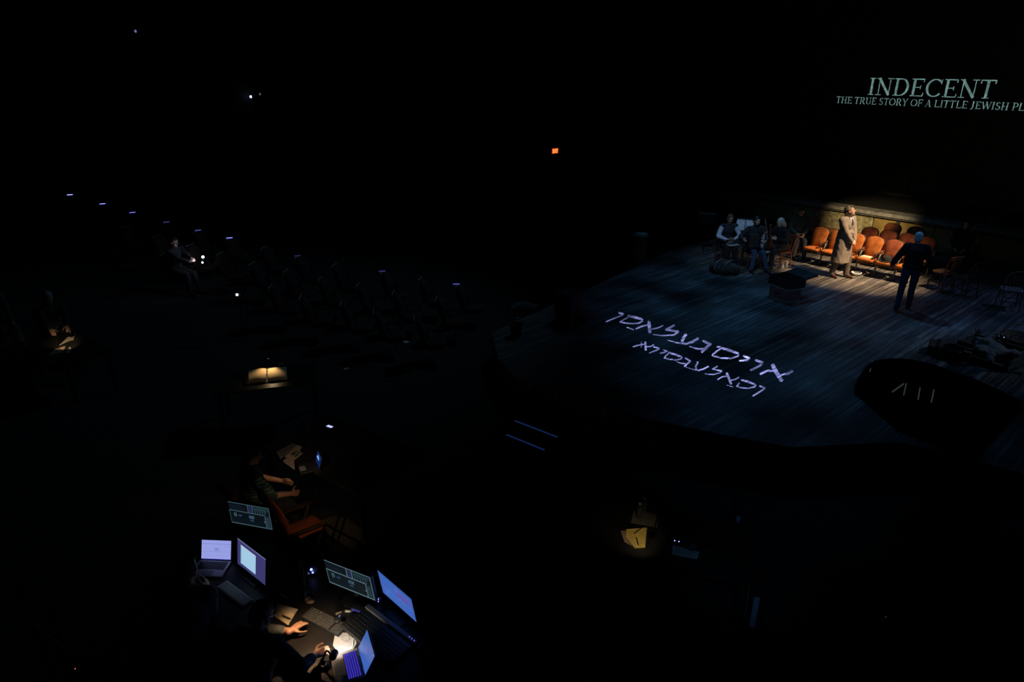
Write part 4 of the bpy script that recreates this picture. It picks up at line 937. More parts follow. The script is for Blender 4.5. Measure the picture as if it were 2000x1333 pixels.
laptop('open laptop with a white page on its screen, leftmost on the desk', fitted((-2.949, 5.51, .543), .985), -3.4, 23.1, .296, .187, [(0, .80, 1, .815, (96, 100, 180)), (0, .40, 1, .41, (110, 116, 190)), (0, .20, 1, .205, (130, 136, 205)), (.45, .46, .6, .6, (128, 136, 206)), (.9, .68, .94, .71, (90, 96, 170)), (.0, 0, 1, .03, (40, 44, 150)), (.3, .5, .8, .51, (136, 142, 210))], (150, 158, 226), 'page', (46, 60, 70))
laptop('open laptop with a blue screen and glowing keys, front right of the desk', fitted((-1.203, 4.242, .586), .985), -67.4, 28, .296, .187, [(.38, .66, .66, .72, (104, 92, 170)), (.45, .60, .62, .66, (84, 92, 176)), (0, 0, 1, .025, (24, 48, 150))], (56, 98, 178), 'bluepage', (84, 74, 250), DZ, mat('warm grey aluminium', (.30, .27, .24), .45, .4))
def keyboard(label, c, yaw, w_, d_, body, keym, rows=6, cols=18, gap=None, group=None):
    t = thing('keyboard', label, 'keyboard', c, R(yaw)); obj('body', G().box((0, 0, .009), (w_, d_, .016)), body, t, bev=.004); g = G(); pw = (w_ - .02) / cols; ph = (d_ - .02) / rows
    for r_ in range(rows):
        for q_ in range(cols):
            if gap and q_ == gap: continue
            g.box((-w_ / 2 + .01 + (q_ + .5) * pw, d_ / 2 - .01 - (r_ + .5) * ph, .0195), (pw * .82, ph * .82, .006))
    obj('keys', g, keym, t, bev=.0015); return t
apc = (at(424, 1150, DZ) + at(445.5, 1138, DZ) + at(492, 1173, DZ) + at(475, 1189, DZ)) / 4
keyboard('slim pale keyboard in front of the purple monitor', apc, math.degrees(math.atan2(-.25, .33)), .42, .112, mat('pale aluminium', (.42, .40, .38), .5), mat('pale keys', (.50, .47, .44), .6))
kbc = (at(598, 1209, DZ) + at(678, 1212, DZ) + at(660, 1241, DZ) + at(597, 1222, DZ)) / 4 + V((-.0, .03, 0))
keyboard('large black keyboard beside the outstretched hands', kbc, -29, .44, .15, blackp, mat('black keys', (.09, .088, .085), .3), gap=13)
# lighting console
c0, c1 = at(720, 1206, DZ), at(795, 1264, DZ); cm = (c0 + c1) / 2; ya = math.atan2(c1.y - c0.y, c1.x - c0.x)
co = thing('control_console', 'long black control console with rows of faders, right end of the desk', 'console', cm + V((0, 0, 0)), ya)
obj('case', G().prism([(-.33, -.24), (.31, -.24), (.31, .02), (-.33, .02)], 0, .04), blackp, co, bev=.006)
obj('wrist_rail', G().box((0, .045, .03), (.66, .045, .06)), mat('taupe rail', (.17, .15, .13), .5), co, bev=.006)
g = G()
for i in range(20):
    for j in range(6): g.box((-.29 + i * .03, -.03 - j * .036, .045), (.011, .011, .008))
obj('buttons', g, mat('console buttons', (.03, .03, .028), .4), co)
g = G()
for i in range(3): g.ell((.24 + i * .03, .045, .065), .004)
obj('indicator_lights', g, glow('console led', (.25, .2, 1), 1.2), co)
# notebook, pens, cables, cup
def quadbox(name, label, cat, pix, z, th, m, split=None):
    P = [at(x, y, z) for x, y in pix]; c = sum(P, V()) / len(P); t = thing(name, label, cat, (c.x, c.y, z)); pts = [((p - c).x, (p - c).y) for p in P]
    return t, pts
t, pts = quadbox('notebook', 'open cream notebook with a dark pen across it on the desk', 'notebook', ((536, 1206), (563, 1223), (582, 1192), (543, 1181)), DZ, .02, paper)
cream = mat('cream pages', (.80, .63, .40), .85, var=.08, scale=30)
obj('cover', G().prism([(x * 1.04, y * 1.04) for x, y in pts], 0, .004), blackp, t)
a, b, c, d = [V((x, y, 0)) for x, y in pts]
def page_curl(p0, p1, q0, q1, h, n=10):     # from the spine (p) to the edge (q)
    g = G(); vs = []
    for i in range(n + 1):
        s = i / n; z = .006 + h * math.sin(pi * min(1, s * 1.15)) ** .7 * (1 - s * .6) if s < .87 else .006 + h * .12
        vs += [p0 + (q0 - p0) * s + V((0, 0, z)), p1 + (q1 - p1) * s + V((0, 0, z))]
    g.add(vs, [(2 * i, 2 * i + 2, 2 * i + 3, 2 * i + 1) for i in range(n)])
    bs = [V((v.x, v.y, .004)) for v in vs]; m = len(vs); g.add(bs, [(2 * i, 2 * i + 1, 2 * i + 3, 2 * i + 2) for i in range(n)])
    vs2 = vs + bs
    g.add(vs2, [(2 * i, m + 2 * i, m + 2 * i + 2, 2 * i + 2) for i in range(n)] + [(2 * i + 1, 2 * i + 3, m + 2 * i + 3, m + 2 * i + 1) for i in range(n)] + [(m - 2, 2 * m - 2, 2 * m - 1, m - 1)])
    return g
sp0, sp1 = (a + d) / 2, (b + c) / 2
obj('page_block', page_curl(sp0, sp1, d, c, .022), cream, t, True); obj('page_block', page_curl(sp0, sp1, a, b, .014), cream, t, True)
def pen(label, p, q, z, m, r=.005):
    P, Q = at(*p, z + r), at(*q, z + r); t = thing('pen', label, 'pen', P); D = Q - P
    obj('barrel', G().bar((0, 0, 0), D * .86, r), m, t); obj('tip', G().bar(D * .86, D, r * .9, r * .2), blackp, t); return t
pen('dark pen lying across the open cream notebook', (551, 1203), (569, 1210), DZ + .028, blackp)
pen('yellow pen on the desk above the cream notebook', (546, 1158), (562, 1173), DZ + .001, mat('yellow barrel', (.8, .52, .16), .4))
pen('thin pale pen between the two desk monitors', (585, 1141), (598, 1137), DZ + .001, mat('pale barrel', (.4, .38, .25), .5), .004)
def cable(label, pix, r, m, z=DZ):
    P = [at(x, y, z + r + dz) for x, y, dz in pix]; c = P[0].copy(); o = obj('cable', G().tube(smooth_path([p - c for p in P], 7), r, 6), m, None, True); o.location = c; return tag(o, label, 'cable')
ca = mat('grey cable', (.34, .31, .27), .5); cbm = mat('pinkish cable', (.45, .30, .24), .5); cw_ = mat('white cable', (.7, .68, .62), .5)
cable('grey cable looping from under the middle monitor', ((715, 1182, .02), (722, 1195, .02), (720, 1208, .01), (713, 1223, 0), (706, 1232, 0)), .005, ca)
cable('coiled grey cable beside the glowing laptop', ((662, 1246, 0), (680, 1234, 0), (694, 1226, .005), (692, 1214, .01), (688, 1216, .01), (685, 1238, 0), (672, 1243, 0), (668, 1249, 0), (676, 1254, 0), (683, 1249, 0), (681, 1241, 0)), .0032, ca)
cable('short pinkish cable above the coiled grey cable', ((685, 1216, .0), (690, 1224, .004), (696, 1231, 0)), .006, cbm)
cable('stiff white cable plugged in beside the laptop hinge', ((704, 1246, 0), (698, 1242, .003), (690, 1251, 0), (688, 1264, 0), (674, 1268, 0)), .006, cw_)
for i, (px, py, rz_) in enumerate(((662, 1200, .5), (680, 1196, -.1))):
    m_ = thing('memory_stick', ('pale plug beside the black keyboard, left of two', 'pale plug beside the black keyboard, right of two')[i], 'plug', at(px, py, DZ), rz_, 'plugs by the keyboard'); obj('body', G().box((0, 0, .009), (.055, .02, .016)), mat('ivory plastic', (.6, .55, .42), .5), m_, bev=.004); obj('connector', G().box((.036, 0, .009), (.02, .012, .006)), steel, m_)
def led_gadget(name, label, px, py, z, parts, s=1):
    t = thing(name, label, 'gadget', at(px, py, z)); obj('case', G().ell((0, 0, .045 * s), (.05 * s, .04 * s, .045 * s)), mat('blue tinted plastic', (.02, .03, .12), .2), t, True)
    for x, y, zz, r, st in parts: obj('light', G().ell((x * s, y * s, zz * s), r * s), glow('blue light %.1f' % st, (.25, .3, 1), st), t, True)
    return t
led_gadget('desk_hub', 'small round device glowing blue between the two middle monitors', 612, 1121, DZ, ((.0, -.036, .075, .011, 3.5), (.012, -.045, .05, .009, 2.5), (-.028, -.03, .03, .010, .25)), 1.1)
led_gadget('desk_hub', 'small device with two blue lights by the blue page monitor', 740, 1176, DZ, ((0, -.036, .075, .010, 3), (.004, -.045, .045, .008, 1.6)), .7)
bx = thing('power_block', 'flat block with a dim blue glow under the middle monitor', 'adapter', at(700, 1193, DZ), R(-20)); obj('case', G().box((0, 0, .02), (.12, .06, .04)), blackp, bx, bev=.008); obj('light_strip', G().box((0, -.0305, .022), (.1, .002, .012)), glow('dim blue strip', (.06, .06, .6), .6), bx)
ms_ = thing('computer_mouse', 'dark mouse with blue light left of the right hand keyboard', 'mouse', at(661, 1212, DZ + .025), R(-20)); obj('shell', G().ell((0, 0, .012), (.028, .045, .016)), blackp, ms_, True); obj('wheel', G().ell((0, .02, .024), (.005, .012, .008)), glow('mouse light', (.2, .25, 1), 1.2), ms_, True)
cp = thing('drinking_glass', 'dark drinking glass at the right end of the desk', 'glass', at(826, 1290, DZ)); obj('cup', G().lathe([(.03, 0), (.035, .005), (.042, .13), (.038, .13), (.03, .01), (.001, .01)], 20), mat('smoked glass', (.08, .08, .09), .05), cp, True); obj('straw', G().bar((.01, 0, .012), (-.02, .02, .2), .003), cw_, cp)
for i, (px, py) in enumerate(((600, 1172), (606, 1178))):
    o = obj('crumpled_wrapper', G().ell((0, 0, .014), (.04, .026, .016), None, 9, 6), mat('brown wrapper', (.18, .12, .07), .6, bump=1), None); o.location = at(px, py, DZ); tag(o, ('crumpled wrapper behind the black keyboard, left one', 'crumpled wrapper behind the black keyboard, right one')[i], 'wrapper', 'wrappers on the desk')

t, pts = quadbox('paper_sheet', 'white sheet of paper lying in the bright pool of the desk lamp', 'paper', ((655, 1236), (690, 1238), (697, 1258), (690, 1268), (668, 1284), (650, 1262)), DZ, .002, paper)
obj('page', G().prism(pts[::-1], .0005, .003), mat('white page', (.50, .48, .45), .8, var=.1, scale=12), t)
# gooseneck desk lamps: a real lamp in each head
def gooseneck(label, base, headp, target, power, col, size=60, blend=.6, rad=.012):
    base, headp, target = V(base), V(headp), V(target); t = thing('gooseneck_lamp', label, 'lamp', base)
    obj('base', G().lathe([(.001, 0), (.05, 0), (.052, .012), (.03, .03), (.001, .032)], 18), blackm, t)
    h = headp - base; ax = (target - headp).normalized(); q = ax.to_track_quat('Z', 'Y').to_matrix().to_4x4()
    obj('neck', G().tube(smooth_path([(0, 0, .03), (0, 0, h.z * .6), h * .45 + V((0, 0, h.z * .75)), h - ax * .05], 6), .007, 7), blackm, t)
    X = M.Translation(h) @ q
    obj('lamp_shade', G().lathe([(.026, -.05), (.030, -.045), (.030, .03), (.027, .03), (.026, -.04), (.001, -.045)], 18, X), blackm, t)
    obj('bulb', G().ell((0, 0, 0), (.012, .012, .012), None), glow('warm bulb', tuple(c * .9 for c in col), 3), t, True).matrix_local = M.Translation(h - ax * .025)
    lamp('lamp_light', 'SPOT', headp + ax * .012, target, power, col, size, blend, rad); return t
gooseneck('black gooseneck lamp lighting the desk by the right hand', at(633, 1303, DZ), at(652, 1279, .70), at(671, 1238, DZ), 9, (1, .93, .82), 92, .85)
gooseneck('black gooseneck lamp behind the black keyboard, bent toward the cream notebook', at(598, 1158, DZ), at(592, 1162, 1.0), V((-1.72, 4.42, DZ)), 10, (1, .64, .34), 112, .9)

# the people at the desks
hv = E2; pl_ = E1 * -3.70 + E2 * 2.53
person('person in dark sweater leaning over the desk, both hands beside the black keyboard', V((pl_.x, pl_.y, floorz(pl_.x, pl_.y))), (E2.x, E2.y), sit(
    voxel=.0055, lean=24, side=-6, pelvis=(0, 0, .53), hairm=hair_bk, topm=mat('dark grey knit', (.12, .135, .14), .95, var=.3, scale=40, bump=.3), legm=darkc, topname='sweater', head=(-6, -28, 0), glasses=True, sleeve=.86,
    hands=dict(L=(-.04, .50, DZ + .235), R=(.33, .395, DZ + .25)), elbowL=(-1, -.2, -.2), elbowR=(1, -.25, -.1), hdirL=(.12, .98, -.05), hdirR=(.42, .88, -.12), palmL=(.1, .1, -1), palmR=(-.35, .35, -.9), curlL=.28, curlR=.75))
mb_ = V((-2.81, 4.52, 0)); person('person with back turned in front of the leftmost laptop', V((mb_.x, mb_.y, floorz(mb_.x, mb_.y))), (.06, 1), sit(lean=14, pelvis=(0, 0, .54), hairm=hair_bk, topm=mat('blue grey jacket', (.14, .18, .19), .9, var=.3), legm=darkc, topname='jacket', hair='full', head=(0, -14, 0), bulk=1.1, hands=dict(L=(-.2, .42, .8), R=(.0, .40, .8)), elbowR=(.3, -.6, -.8), curlL=.6, curlR=.6))
plaid = bpy.data.materials.new('green plaid shirt'); plaid.use_nodes = True; nt = plaid.node_tree; bs = nt.nodes['Principled BSDF']; bs.inputs['Roughness'].default_value = .9
tcn = nt.nodes.new('ShaderNodeTexCoord'); wx = nt.nodes.new('ShaderNodeTexWave'); wz = nt.nodes.new('ShaderNodeTexWave'); wz.bands_direction = 'Z'
for q_ in (wx, wz): q_.inputs['Scale'].default_value = 7; nt.links.new(tcn.outputs['Object'], q_.inputs['Vector'])
mxx = nt.nodes.new('ShaderNodeMath'); mxx.operation = 'MULTIPLY'; nt.links.new(wx.outputs['Fac'], mxx.inputs[0]); nt.links.new(wz.outputs['Fac'], mxx.inputs[1])
crr = nt.nodes.new('ShaderNodeValToRGB'); crr.color_ramp.elements[0].color = (.018, .04, .034, 1); crr.color_ramp.elements[1].color = (.16, .24, .2, 1); nt.links.new(mxx.outputs[0], crr.inputs[0]); nt.links.new(crr.outputs[0], bs.inputs['Base Color'])
pp = V((-2.98, 6.62, 0)); ph = (.8, .6); pz = floorz(pp.x, pp.y)
person('person in a green plaid short sleeved shirt sitting behind the rear monitor', V((pp.x, pp.y, pz)), ph, sit(hairm=hair_bk, topm=plaid, legm=darkc, topname='plaid_shirt', sleeve=.5, lean=8, head=(0, -20, 0), hands=dict(L=(-.13, .36, .70), R=(.20, .36, .70)), elbowR=(.8, -.4, -.8), k=.98))
T2 = V((-2.17, 7.56)); t2z = .5
table('dark table with papers and a tablet in front of the plaid shirted person', T2, R(-35), 1.85, 1.1, t2z)
def sheet(label, pix, z, m, name='paper_sheet', marks=()):
    t, pts = quadbox(name, label, 'paper', pix, z, .002, m); obj('page', G().prism(pts, .0, .003), m, t)
    P = [V((x, y, 0)) for x, y in pts]
    if marks:
        g = G()
        for u0, v0, u1, v1 in marks:
            f = lambda u, v: (P[0] * (1 - u) + P[1] * u) * (1 - v) + (P[3] * (1 - u) + P[2] * u) * v + V((0, 0, .0035))
            g.add([f(u0, v0), f(u1, v0), f(u1, v1), f(u0, v1)], [(0, 1, 2, 3)])
        obj('print', g, mat('dark ink', (.05, .07, .04), .8), t)
    return t
sheet('pale page with a green printed block by the plaid shirted person', ((600, 879), (581, 870), (556, 893), (572, 902)), t2z + .006, mat('buff page', (.52, .42, .32), .85), marks=((.15, .35, .75, .42), (.15, .46, .35, .72), (.45, .46, .75, .72)))
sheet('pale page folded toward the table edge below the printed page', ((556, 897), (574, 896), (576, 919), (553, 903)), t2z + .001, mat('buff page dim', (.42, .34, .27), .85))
sheet('grey sheet of script pages left of the printed page', ((540, 884), (572, 866), (580, 871), (548, 898)), t2z + .001, mat('grey page', (.22, .20, .19), .85), marks=((.1, .2, .9, .26), (.1, .4, .9, .46), (.1, .6, .9, .66)))
laptop('small tablet computer glowing blue on the table by the plaid shirted person', at(622, 896, t2z + .1), -62, 18, .2, .13, [(.1, .45, .6, .62, (150, 190, 255)), (.2, .66, .5, .76, (120, 160, 240)), (0, .8, 1, 1, (14, 40, 90))], (10, 34, 84), 'tablet', (10, 20, 60), t2z, blackp)
gooseneck('gooseneck lamp on the table of the plaid shirted person', at(605, 862, t2z), at(592, 880, .95), at(574, 896, t2z), 2.6, (1, .66, .4), 120, .8)
def phone(label, px, py, z, rz, s, tilt=60, st=3):
    t = thing('phone', label, 'phone', at(px, py, z), rz); X = M.Rotation(R(tilt), 4, 'X'); obj('case', G().box((0, 0, 0), (.07 * s, .14 * s, .008), X), blackp, t, bev=.003)
    obj('screen', G().box((0, 0, .0046), (.062 * s, .125 * s, .001), X), glow('phone screen %g' % st, (.5, .55, 1), st), t); return t
phone('small bright phone screen lying on the table beyond the tablet', 644, 834, .506, R(60), .75, 0, 1.2)
# olive carpet with railing shadows laid on as dark bars, orange flip seats
t, pts = quadbox('floor_mat', 'worn olive floor mat crossed by painted shadow lines behind the desk', 'mat', ((612, 1024), (650, 1010), (675, 1013), (735, 1055), (775, 1085), (725, 1090), (690, 1078)), -.19, .01, None)
obj('pile', G().prism(pts[::1], -.02, .01), mat('olive carpet', (.13, .115, .075), .95, var=.3, scale=40), t)
c0_ = V((sum(p[0] for p in pts) / 7, sum(p[1] for p in pts) / 7, 0)); cc = t.location
for a, b in (((632, 1024), (742, 1083)), ((662, 1012), (648, 1056)), ((674, 1014), (660, 1058)), ((702, 1062), (695, 1086)), ((711, 1066), (712, 1090))):
    p, q = at(*a, -.18) - cc, at(*b, -.18) - cc; obj('shadow_line', G().bar(p + V((0, 0, .004)), q + V((0, 0, .004)), .017, .017, 4), BLACK(), t)
gooseneck('added gooseneck lamp at the corner of the plaid shirted person table', at(655, 926, t2z), at(622, 958, .92), at(582, 992, .1), 3.0, (1, .70, .40), 100, .9)  # extra lamp added to brighten the plaid arm, orange seats and mat

# ================================================================== RIGHT DESK, BINDER DESK, READERS' DESK
rz_ = .42; RC = at(1290, 1050, rz_); table('dark desk with a yellow legal pad in the right foreground', (RC.x + .1, RC.y), R(-18), 1.7, .95, rz_)
yel = mat('yellow legal pad', (.80, .58, .14), .8, var=.06, scale=20)
t, pts = quadbox('legal_pad', 'bright yellow legal pad with a curled top sheet', 'notepad', ((1223, 1040), (1263, 1036), (1260, 1071), (1239, 1072), (1222, 1052)), rz_, .01, yel)
obj('pages', G().prism(pts[::-1], .0, .014), yel, t, bev=.002)
P = [V((x, y, 0)) for x, y in pts]; obj('curled_sheet', G().tube([P[0] + V((0, 0, .02)), P[1] + V((0, 0, .02))], .014, 10), yel, t, True)
pen('black pen lying on the yellow legal pad', (1243, 1051), (1247, 1066), rz_ + .016, blackp, .006)
pen('black pencil across the top of the yellow legal pad', (1239, 1043), (1256, 1030), rz_ + .034, blackp, .005)
sheet('loose pinkish pages left of the yellow legal pad', ((1212, 1038), (1224, 1037), (1240, 1070), (1220, 1060)), rz_ + .001, mat('pink page', (.42, .27, .2), .85))
sheet('dim script page with typed lines above the yellow legal pad', ((1239, 995), (1286, 1007), (1284, 1031), (1232, 1022)), rz_ + .001, mat('grey script page', (.20, .18, .16), .85), 'script_page', marks=[(.1, .1 + .12 * i, .92 - .1 * (i % 3), .13 + .12 * i) for i in range(7)])
sheet('dim blue page with typed lines right of the yellow pad', ((1314, 1066), (1366, 1079), (1362, 1093), (1312, 1084)), rz_ + .001, mat('blue grey page', (.25, .32, .36), .85), 'script_page', marks=[(.08, .1 + .16 * i, .9 - .1 * (i % 2), .14 + .16 * i) for i in range(5)])
for i, (px, py) in enumerate(((1257, 990), (1248, 1000))):
    b = thing('water_bottle', ('clear water bottle at the back of the right desk, right of two', 'clear water bottle at the back of the right desk, left of two')[i], 'bottle', at(px, py + 10, rz_), 0, 'bottles on the right desk')
    obj('body', G().lathe([(.03, 0), (.033, .01), (.033, .13), (.014, .17), (.001, .17)], 16), mat('clear plastic', (.05, .055, .06), .05), b, True); obj('cap', G().lathe([(.016, .168), (.016, .19), (.001, .19)], 12), mat('white cap', (.8, .8, .8), .4), b)
gooseneck('gooseneck lamp bent over the yellow legal pad', at(1292, 1046, rz_), at(1272, 1045, .80), at(1242, 1054, rz_), 2.6, (1, .86, .55), 72, .8)
lb = thing('intercom_box', 'small dark box with two blue lights on the right desk', 'intercom', at(1322, 1059, rz_), R(-18)); obj('case', G().box((0, 0, .03), (.14, .09, .06)), blackp, lb, bev=.005)
for x in (-.022, .022): obj('light', G().ell((x, -.047, .045), .006), glow('violet light', (.35, .3, 1), 2.5), lb, True)
gooseneck('dim blue gooseneck lamp on the right desk', at(1380, 1072, rz_), at(1352, 1070, .75), at(1340, 1080, rz_), .16, (.3, .65, 1), 60, .9)

bz = .47; BC = at(522, 738, bz); table('dark desk under the open lit binder', (BC.x, BC.y), R(16), 1.5, .8, bz)
t = thing('ring_binder', 'open binder with two lamplit pages on the middle desk', 'binder', (BC.x, BC.y, bz + .012), R(17)); t.scale = (1.2, 1.4, 1); t.rotation_euler.x = R(9); t.location.z += .03; buff = mat('lamplit pages', (.70, .52, .30), .85, var=.05, scale=25)
obj('cover', G().box((-.13, 0, .004), (.26, .30, .006)).box((.14, 0, .004), (.26, .30, .006)).box((0, .1, -.025), (.3, .03, .055)), blackp, t)
obj('page_block', page_curl(V((-.004, -.13, 0)), V((-.004, .13, 0)), V((-.24, -.13, 0)), V((-.24, .13, 0)), .03), buff, t, True); obj('page_block', page_curl(V((.008, -.14, 0)), V((.008, .12, 0)), V((.25, -.14, 0)), V((.25, .12, 0)), .02), buff, t, True)
g = G()
for y in (-.08, 0, .08): g.tube([(.02 * cos(a), y, .014 + .022 * sin(a)) for a in [pi * i / 8 for i in range(9)]], .002, 5)
obj('rings', g, steel, t)
gooseneck('gooseneck lamp standing behind the open binder', BC + V((.06, .46, 0)), BC + V((.0, .2, .27)), BC + V((.0, -.0, 0)), 3.4, (1, .70, .36), 110, .8)
o = obj('water_glass', G().lathe([(.025, 0), (.03, .004), (.034, .11), (.03, .11), (.025, .008), (.001, .008)], 16), mat('thin glass', (.2, .2, .2), .05), None, True); o.location = BC + V((.12, .34, 0)); tag(o, 'narrow drinking glass behind the open binder', 'glass')

lz = .6; LC = at(128, 676, lz); table('dark desk with lamplit papers at the left edge', (LC.x + .1, LC.y - .05), R(-38), 1.5, .75, lz)
sheet('bright lamplit page at the far edge of the left desk', ((116, 675), (132, 659), (145, 657), (145, 664), (134, 667)), lz + .006, mat('bright page', (.72, .60, .40), .85))
sheet('pair of pinkish script pages nearest the left reader', ((94, 695), (106, 683), (128, 676), (123, 689)), lz + .001, mat('pink script page', (.45, .30, .22), .85), 'script_page', marks=((.1, .46, .9, .52),))
sheet('small crumpled page beside the pinkish script pages', ((128, 690), (136, 678), (140, 682), (136, 690)), lz + .001, mat('tan page', (.40, .30, .24), .85))
o = obj('pen_holder', G().bar((0, 0, 0), (-.02, .03, .26), .012), mat('brass rod', (.5, .33, .10), .3, .8)); o.location = at(139, 656, lz); tag(o, 'thin brass rod standing behind the bright page', 'rod')
gooseneck('gooseneck lamp of the reader at the left edge', at(150, 662, lz), at(140, 655, .92), at(128, 672, lz), 11, (1, .78, .45), 50, .8)
lr = at(86, 640, .55); lr = V((-8.45, 11.75, 0)); person('reader with glasses at the left edge bending over lamplit papers', V((lr.x, lr.y, floorz(lr.x, lr.y))), (.72, -.7), sit(hairm=mat('grey hair', (.25, .26, .28), .6, var=.3, scale=30), glasses=True, topm=darkc, legm=darkc, topname='jacket', lean=16, head=(8, -20, 0), hands=dict(L=(-.10, .60, .75), R=(.16, .60, .75)), palmL=(.2, .2, -1), palmR=(-.2, .2, -1)))
lr2 = V((-9.6, 11.9, 0)); person('person in dark clothes behind the left reader, barely lit', V((lr2.x, lr2.y, floorz(lr2.x, lr2.y))), (.8, -.4), sit(hairm=hair_br, topm=greenc, legm=darkc, topname='jacket', hair='full'))
ph_ = V((-7.98, 15.75, 0)); pf = floorz(ph_.x, ph_.y)
t, J = person('spectator far left with face lit by the phone held ahead', V((ph_.x, ph_.y, pf)), (.86, -.35), sit(hairm=hair_bk, skin=skin_pale, topm=blackc, legm=blackc, topname='jacket', lean=6, head=(0, -14, 0), hands=dict(L=(-.04, .50, .84), R=(.08, .48, .84)), hdirL=(.3, .9, .3), hdirR=(-.3, .9, .3), curlL=.9, curlR=.9, voxel=.01))
hv = V((.86, -.35, 0)).normalized(); pc = V((ph_.x, ph_.y, pf + .93)) + hv * .66 + V((.35, -.12, 0)) * .5
t = thing('phone', 'phone held up by the spectator on the far left', 'phone', pc, head_rz(hv.x, hv.y)); X = M.Rotation(R(75), 4, 'X')
obj('case', G().box((0, 0, 0), (.075, .15, .009), X), blackp, t, bev=.003); obj('screen', G().box((0, 0, .0052), (.066, .135, .001), X), glow('phone face glow', (.62, .75, 1), 75), t)
obj('flash', G().ell(X @ V((.02, .05, -.012)), .030), glow('phone flash', (.8, .82, 1), 14), t, True)
obj('flash', G().ell(X @ V((.03, -.09, -.012)), .020), glow('phone flash', (.8, .82, 1), 14), t, True)

# ================================================================== HOUSE SEATS
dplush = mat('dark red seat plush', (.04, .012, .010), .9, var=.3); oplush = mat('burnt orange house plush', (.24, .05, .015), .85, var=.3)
def house(px, py, h):
    z = .9
    for i in range(6): P = at(px, py, z); z = floorz(P.x, P.y) + h
    return V((P.x, P.y, floorz(P.x, P.y)))
def face(P): return head_rz(6 - P.x, 14 - P.y)
ordn = ['first', 'second', 'third', 'fourth', 'fifth', 'sixth', 'seventh', 'eighth', 'ninth', 'tenth', 'eleventh', 'twelfth', 'thirteenth']
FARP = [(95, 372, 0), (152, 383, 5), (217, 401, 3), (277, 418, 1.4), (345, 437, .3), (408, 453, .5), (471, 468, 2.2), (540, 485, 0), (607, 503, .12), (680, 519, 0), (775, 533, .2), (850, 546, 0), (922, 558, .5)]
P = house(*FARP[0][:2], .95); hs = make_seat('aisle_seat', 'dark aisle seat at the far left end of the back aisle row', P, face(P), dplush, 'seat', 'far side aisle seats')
highlight_m = mat('pale seat highlight', (.32, .36, .40), .5)
obj('edge_trim', G().bar((-.16, -.362, .947), (.16, -.362, .947), .010), highlight_m, hs)  # pale bar added so the seat top reads as catching light
mk = {}
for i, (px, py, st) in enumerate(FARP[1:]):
    P = house(px, py, .95); d = dup(hs, P, face(P), ('dark aisle seat with a blue glint strip on its back, %s from the far left' % ordn[i + 1]) if st else 'unlit dark aisle seat on the far side, %s from the far left' % ordn[i + 1])
    if st: obj('glint_strip', G().box((0, 0, 0), (.15, .03, .011), M.Translation((-.03, -.365, .963)) @ M.Rotation(-math.atan2(P.x, P.y) - face(P), 4, 'Z')), glow('glint strip %.2f' % st, (.2, .2, 1), st), d)  # glowing strip stands in for blue light caught on the seat top
NEARP = [(200, 432), (265, 444), (330, 462), (395, 480), (455, 497), (520, 515), (587, 530), (655, 545), (730, 557), (800, 572), (885, 583)]
for i, (px, py) in enumerate(NEARP):
    P = house(px, py, .95); dup(hs, P, face(P), 'dark seat across the aisle, %s from the left in the near block' % ordn[i], 'near side aisle seats')
for i, (px, py) in enumerate(((765, 607), (845, 620), (700, 592), (620, 580), (560, 560))):
    P = house(px, py, .95); dup(hs, P, face(P), 'dark seat in the second row of the near block, %s listed from the stage' % ('second', 'first', 'third', 'fourth', 'fifth')[i], 'second row near block seats')
# seats of the people in the house
for P0, h, lab in ((ph_, (.86, -.35), 'dark seat under the spectator with the phone'), (lr, (.72, -.7), 'dark seat under the reader with glasses'), (lr2, (.8, -.4), 'dark seat under the barely lit person at the left')):
    dup(hs, V((P0.x, P0.y, floorz(P0.x, P0.y))), head_rz(*h), lab, 'occupied house seats', skip=('edge_trim',))
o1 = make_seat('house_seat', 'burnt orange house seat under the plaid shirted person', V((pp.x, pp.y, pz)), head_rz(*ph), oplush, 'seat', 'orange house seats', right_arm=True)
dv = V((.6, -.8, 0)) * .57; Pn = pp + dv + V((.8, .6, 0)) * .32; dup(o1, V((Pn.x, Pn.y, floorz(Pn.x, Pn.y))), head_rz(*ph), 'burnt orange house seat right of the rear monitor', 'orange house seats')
def office(label, P, h):
    t = thing('swivel_chair', label, 'chair', V((P.x, P.y, floorz(P.x, P.y))), head_rz(*h))
    obj('seat', G().box((0, 0, .39), (.46, .44, .07)), blackc, t, bev=.025); obj('backrest', G().pad(rr_outline(.38, .42, .45, .1), .04, .02, M.Translation((0, -.24, .5)) @ M.Rotation(R(6), 4, 'X')), blackc, t)
    obj('column', G().bar((0, 0, .08), (0, 0, .36), .025), steel, t)
    for i in range(5): a = i * 2 * pi / 5; ft = obj('foot', G().bar((0, 0, .09), (.26 * cos(a), .26 * sin(a), .06), .018, .014), blackp, t); obj('castor', G().ell((.26 * cos(a), .26 * sin(a), .028), (.026, .026, .028)), blackp, ft, True)
    return t
office('black swivel chair under the person leaning over the desk', pl_ , (E2.x, E2.y)); office('black swivel chair of the person at the leftmost laptop', mb_, (.06, 1))
